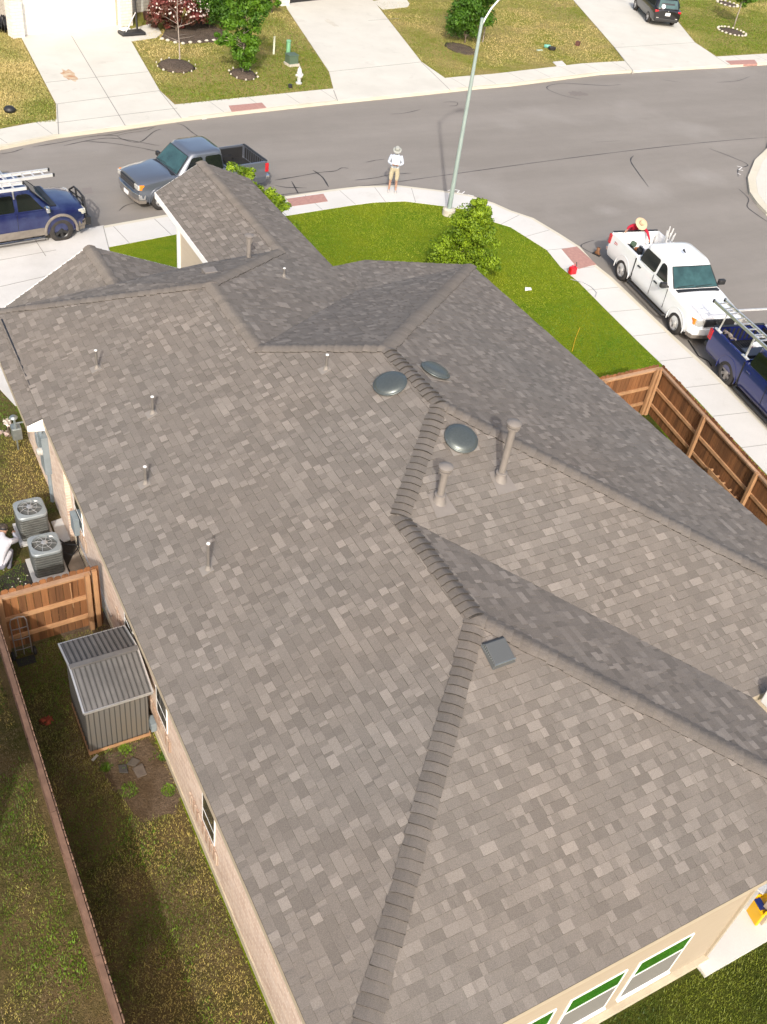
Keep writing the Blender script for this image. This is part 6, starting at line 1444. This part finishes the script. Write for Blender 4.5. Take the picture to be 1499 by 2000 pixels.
mulch(1421, 8, .62, .8, 'mulch ring partly cut by the top edge on the right', 14, 'big', 6, .05)
mulch(900, 95, .8, 1.1, 'reddish mulch patch under the dark green rounded tree', 0, 'small', 7, .04)
b = MB(); pp = PX((315, 76), (360, 86), (437, 82), (436, 60), (400, 45), (330, 48)); b.prism([(p.x, p.y) for p in pp], -.02, .05); struct(b.build('flower_bed', M['mulch']))
rd = random.Random(33)
for k, (x, y) in enumerate([(317, 77), (328, 80), (343, 84), (358, 86), (372, 84), (390, 83), (404, 81), (418, 80), (433, 78)]):
    c = P(x, y, .02); b = MB(); b.loft([[c+V(math.cos(j*1.05+k)*.11*w_, math.sin(j*1.05+k)*.08*w_, z) for j in range(6)] for w_, z in ((.9, 0), (1, .05), (.6, .09))]); tag(b.build('edging_stone', M['stone']), 'pale stone along the front of the far flower bed', 'stone', 'stones edging the far flower bed')
# dry flower clump by the gas meter
tree('dry_plant', 'dry tan flower clump by the wall beside the gas meter', 'plant', V(-.10, 17.6, 0), .5, [((0, 0, .3), (.25, .3, .22))], .1, M['petal'], 260, .05, seed=81, clumps=8)
# ------------------------------------------------------------------ grass blades
def inpoly(x, y, poly):
    c = False; n = len(poly)
    for i in range(n):
        x1, y1 = poly[i]; x2, y2 = poly[(i+1) % n]
        if (y1 > y) != (y2 > y) and x < (x2-x1)*(y-y1)/(y2-y1)+x1: c = not c
    return c
def vnoise(x, y, sc, seed):
    rs = np.random.RandomState(seed); g = rs.uniform(0, 1, (64, 64)); out = 0; amp = 0
    for o_, w_ in ((1, 1.0), (2.3, .6), (5.1, .35)):
        u = x*sc*o_+100; v = y*sc*o_+100; i = np.floor(u).astype(int); j = np.floor(v).astype(int); fu = u-i; fv = v-j; fu = fu*fu*(3-2*fu); fv = fv*fv*(3-2*fv); i %= 63; j %= 63
        out = out+w_*(g[i, j]*(1-fu)*(1-fv)+g[i+1, j]*fu*(1-fv)+g[i, j+1]*(1-fu)*fv+g[i+1, j+1]*fu*fv); amp += w_
    return out/amp
def grass(name, label, poly, n, mat, h, wd, seed, avoid=(), patchy=0, ps=1.3, lo=.0, tsc=.6, tbase=.5):
    rs = np.random.RandomState(seed); X = [p[0] for p in poly]; Y = [p[1] for p in poly]; pts = []
    while len(pts) < n:
        xs = rs.uniform(min(X), max(X), n); ys = rs.uniform(min(Y), max(Y), n)
        for x, y in zip(xs, ys):
            if patchy:
                v = math.sin(x*ps*2.1+seed)+math.sin(y*ps*1.7+x*.9)+math.sin((x+y)*ps*1.1+2)+math.sin(x*ps*5.3-y*ps*4.1)*.7
                if v < patchy+rs.uniform(-.8, .8): continue
            if inpoly(x, y, poly) and not any(inpoly(x, y, a) for a in avoid): pts.append((x, y))
            if len(pts) >= n: break
    p = np.array(pts); a = rs.uniform(0, 2*np.pi, n); hh = h*rs.uniform(.5, 1.25, n); ln = hh*rs.uniform(.2, 1.1, n); w_ = wd*rs.uniform(.7, 1.3, n)
    dx, dy = np.cos(a), np.sin(a); z0 = np.full(n, -.005)
    v = np.zeros((n, 3, 3)); v[:, 0, 0] = p[:, 0]-dy*w_; v[:, 0, 1] = p[:, 1]+dx*w_; v[:, 1, 0] = p[:, 0]+dy*w_; v[:, 1, 1] = p[:, 1]-dx*w_; v[:, 2, 0] = p[:, 0]+dx*ln; v[:, 2, 1] = p[:, 1]+dy*ln
    v[:, 0, 2] = v[:, 1, 2] = z0; v[:, 2, 2] = hh
    me = D.meshes.new(name); me.vertices.add(3*n); me.vertices.foreach_set('co', v.ravel()); me.loops.add(3*n); me.loops.foreach_set('vertex_index', np.arange(3*n, dtype=np.int32)); me.polygons.add(n)
    me.polygons.foreach_set('loop_start', np.arange(0, 3*n, 3, dtype=np.int32)); me.update(calc_edges=True); me.validate()
    ca = me.color_attributes.new('tone', 'FLOAT_COLOR', 'CORNER'); vn = vnoise(p[:, 0], p[:, 1], tsc, seed+3); tn = np.repeat(np.clip((vn-.5)*3.0+tbase+rs.uniform(-.28, .28, n), lo, 1), 3); cc = np.ones((3*n, 4), dtype=np.float32); cc[:, :3] = tn[:, None]; ca.data.foreach_set('color', cc.ravel())
    me.materials.append(mat); o = D.objects.new(name, me); COL.objects.link(o); tag(o, label, 'grass', kind='stuff'); return o
shedp = [(-.85, 7.9), (.3, 7.9), (.3, 9.1), (-.85, 9.1)]
soilp = [(P(x, y).x, P(x, y).y) for x, y in ((195, 1475), (300, 1440), (350, 1560), (340, 1590), (270, 1600), (210, 1520))]
backA = [(-1.6, 2.2), (.36, 2.2), (.36, 10.8), (-1.6, 10.8)]; backB = [(-4.2, 2.2), (-1.85, 2.2), (-1.85, 12.5), (-4.5, 14)]; backC = [(-4.5, 11.2), (.3, 11.2), (.36, 18.6), (-.2, 20.4), (-4.5, 20)]
acp = [(-.8, 12.35), (.4, 12.35), (.4, 14.5), (-.8, 14.5)]
grass('back_grass', 'patchy olive grass between the brick wall and the board fence', backA, 24000, M['blade_back'], .045, .006, 1, (shedp, soilp), tsc=1.1, tbase=.45)
grass('neighbour_grass', 'patchy olive and brown grass beyond the board fence', backB, 26000, M['blade_back'], .045, .006, 2, patchy=.1, tsc=.9, tbase=.42)
grass('neighbour_dry_grass', 'dry straw coloured grass beyond the board fence', backB, 20000, M['blade_dry'], .035, .006, 12, patchy=.3, ps=.8)
grass('dry_grass', 'dry straw coloured grass beside the brick wall', backA, 16000, M['blade_dry'], .035, .006, 3, (shedp,), patchy=.2, ps=1.1)
grass('weeds', 'bright green weeds scattered in the back yards', [(-4, 2.2), (.36, 2.2), (.36, 10.5), (-4, 10.5)], 5200, M['blade_bright'], .05, .010, 4, (shedp, [(-1.85, 0), (-1.55, 0), (-1.55, 11), (-1.85, 11)]), patchy=1.5, ps=2.1)
for i, (px, py, r) in enumerate(((252, 1545, .17), (245, 1465, .12), (330, 1545, .13), (208, 1500, .10), (322, 1480, .10))):
    c = P(px, py); grass('weed_tuft', ['bright green weed tuft below the flagstones', 'small green tuft at the shed corner', 'green tuft against the brick wall below the flagstones', 'small weed tuft left of the flagstones', 'green tuft between the shed and the brick wall'][i], [(c.x+r*math.cos(a), c.y+r*math.sin(a)) for a in [k*.7 for k in range(9)]], 300, M['blade_bright'], .05, .009, 20+i, lo=.2)
grass('side_grass', 'olive grass beside the air conditioners', backC, 46000, M['blade_back'], .045, .007, 5, (acp,), tsc=.7, tbase=.40)
grass('rear_grass', 'dark green grass behind the house', [(4, -1.5), (9.5, -1.5), (11, .05), (2.5, .2)], 26000, M['blade_rear'], .05, .007, 6)
fl_ = [(p.x, p.y) for p in near_in if 5 < p.x < 30 and p.y > 13.2]
front = [(12.1, 13.4)]+[(18.9, 13.4)]+[q for q in reversed(fl_)]+[(5.2, 20.5), (8.3, 20.5), (12.1, 16.8)]
front = [(p[0], p[1]) for p in front]
front = [(12.1, 13.4), (18.3, 13.4)]+[(p.x, p.y) for p in reversed(offset(near_in, .04)) if 5 < p.x < 30 and p.y > 13.6]+[(5.2, 20.5), (8.3, 20.5), (12.1, 16.8)]
grass('front_grass', 'green mown grass of the corner lawn', front, 60000, M['blade_front'], .032, .011, 7, lo=.05, tsc=.35, tbase=.42)

for xx, (lab, poly) in enumerate((('mottled yellow green grass left of the far driveway', [(0, 245), (108, 238), (108, 205), (40, 75), (0, 30)]), ('mottled yellow green grass between the first two far driveways', [(262, 82), (315, 177), (348, 206), (500, 190), (648, 172), (640, 140), (560, 20), (300, 60)]), ('mottled yellow green grass on the middle far lawn', [(735, 5), (826, 121), (872, 150), (1000, 126), (1215, 121), (1198, 93), (1118, 0)]), ('bright green grass on the right far lawn', [(1330, 45), (1360, 83), (1402, 108), (1499, 103), (1499, 0), (1310, 0)]))):
    grass('far_grass', lab, [(p.x, p.y) for p in PX(*poly)], 20000, M['blade_far'], .05, .022, 60+xx, lo=.0, tsc=.22, tbase=(.36, .42, .52, .15)[xx])
for nm in ('barge_board', 'corner_board', 'conduit', 'cable', 'wheel_flare', 'side_step', 'lower_cladding', 'door_trim', 'leg', 'shut_line', 'side_wall', 'rear_wall', 'front_wall', 'foot', 'rivet', 'brick_sill', 'screw', 'corner_trim', 'side_board', 'slat', 'brace', 'foundation', 'eyes', 'ears', 'brick_wall', 'fascia', 'soffit'):
    for o in [x for x in D.objects if x.type == 'MESH' and x.name.split('.')[0] == nm]: split_loose(o)

# neighbour's house, out of frame on the left: it throws its shadow over the yard beyond the board fence
t = thing('house', 'neighbouring brick house standing left of the frame beyond the board fence', 'house', (-8.65, 6.0, 0))
b = MB(); b.box((0, 0, 1.7), (9.0, 3.8, 3.4)); b.build('wall', M['brick'], t)
b = MB(); e = 3.5; b.add([V(-5.0, -2.3, e), V(5.0, -2.3, e), V(5.0, 2.3, e), V(-5.0, 2.3, e), V(-2.8, 0, e+1.0), V(2.8, 0, e+1.0)], [(0, 1, 5, 4), (1, 2, 5), (2, 3, 4, 5), (3, 0, 4), (0, 3, 2, 1)]); b.build('roof', M['shingle'], t)
b = MB(); b.box((4.52, .3, 1.4), (.06, 1.0, 1.3)); w_ = b.build('window', M['whitev'], t); b = MB(); b.box((4.555, .3, 1.4), (.02, .9, 1.2)); b.build('pane', M['glass'], w_)
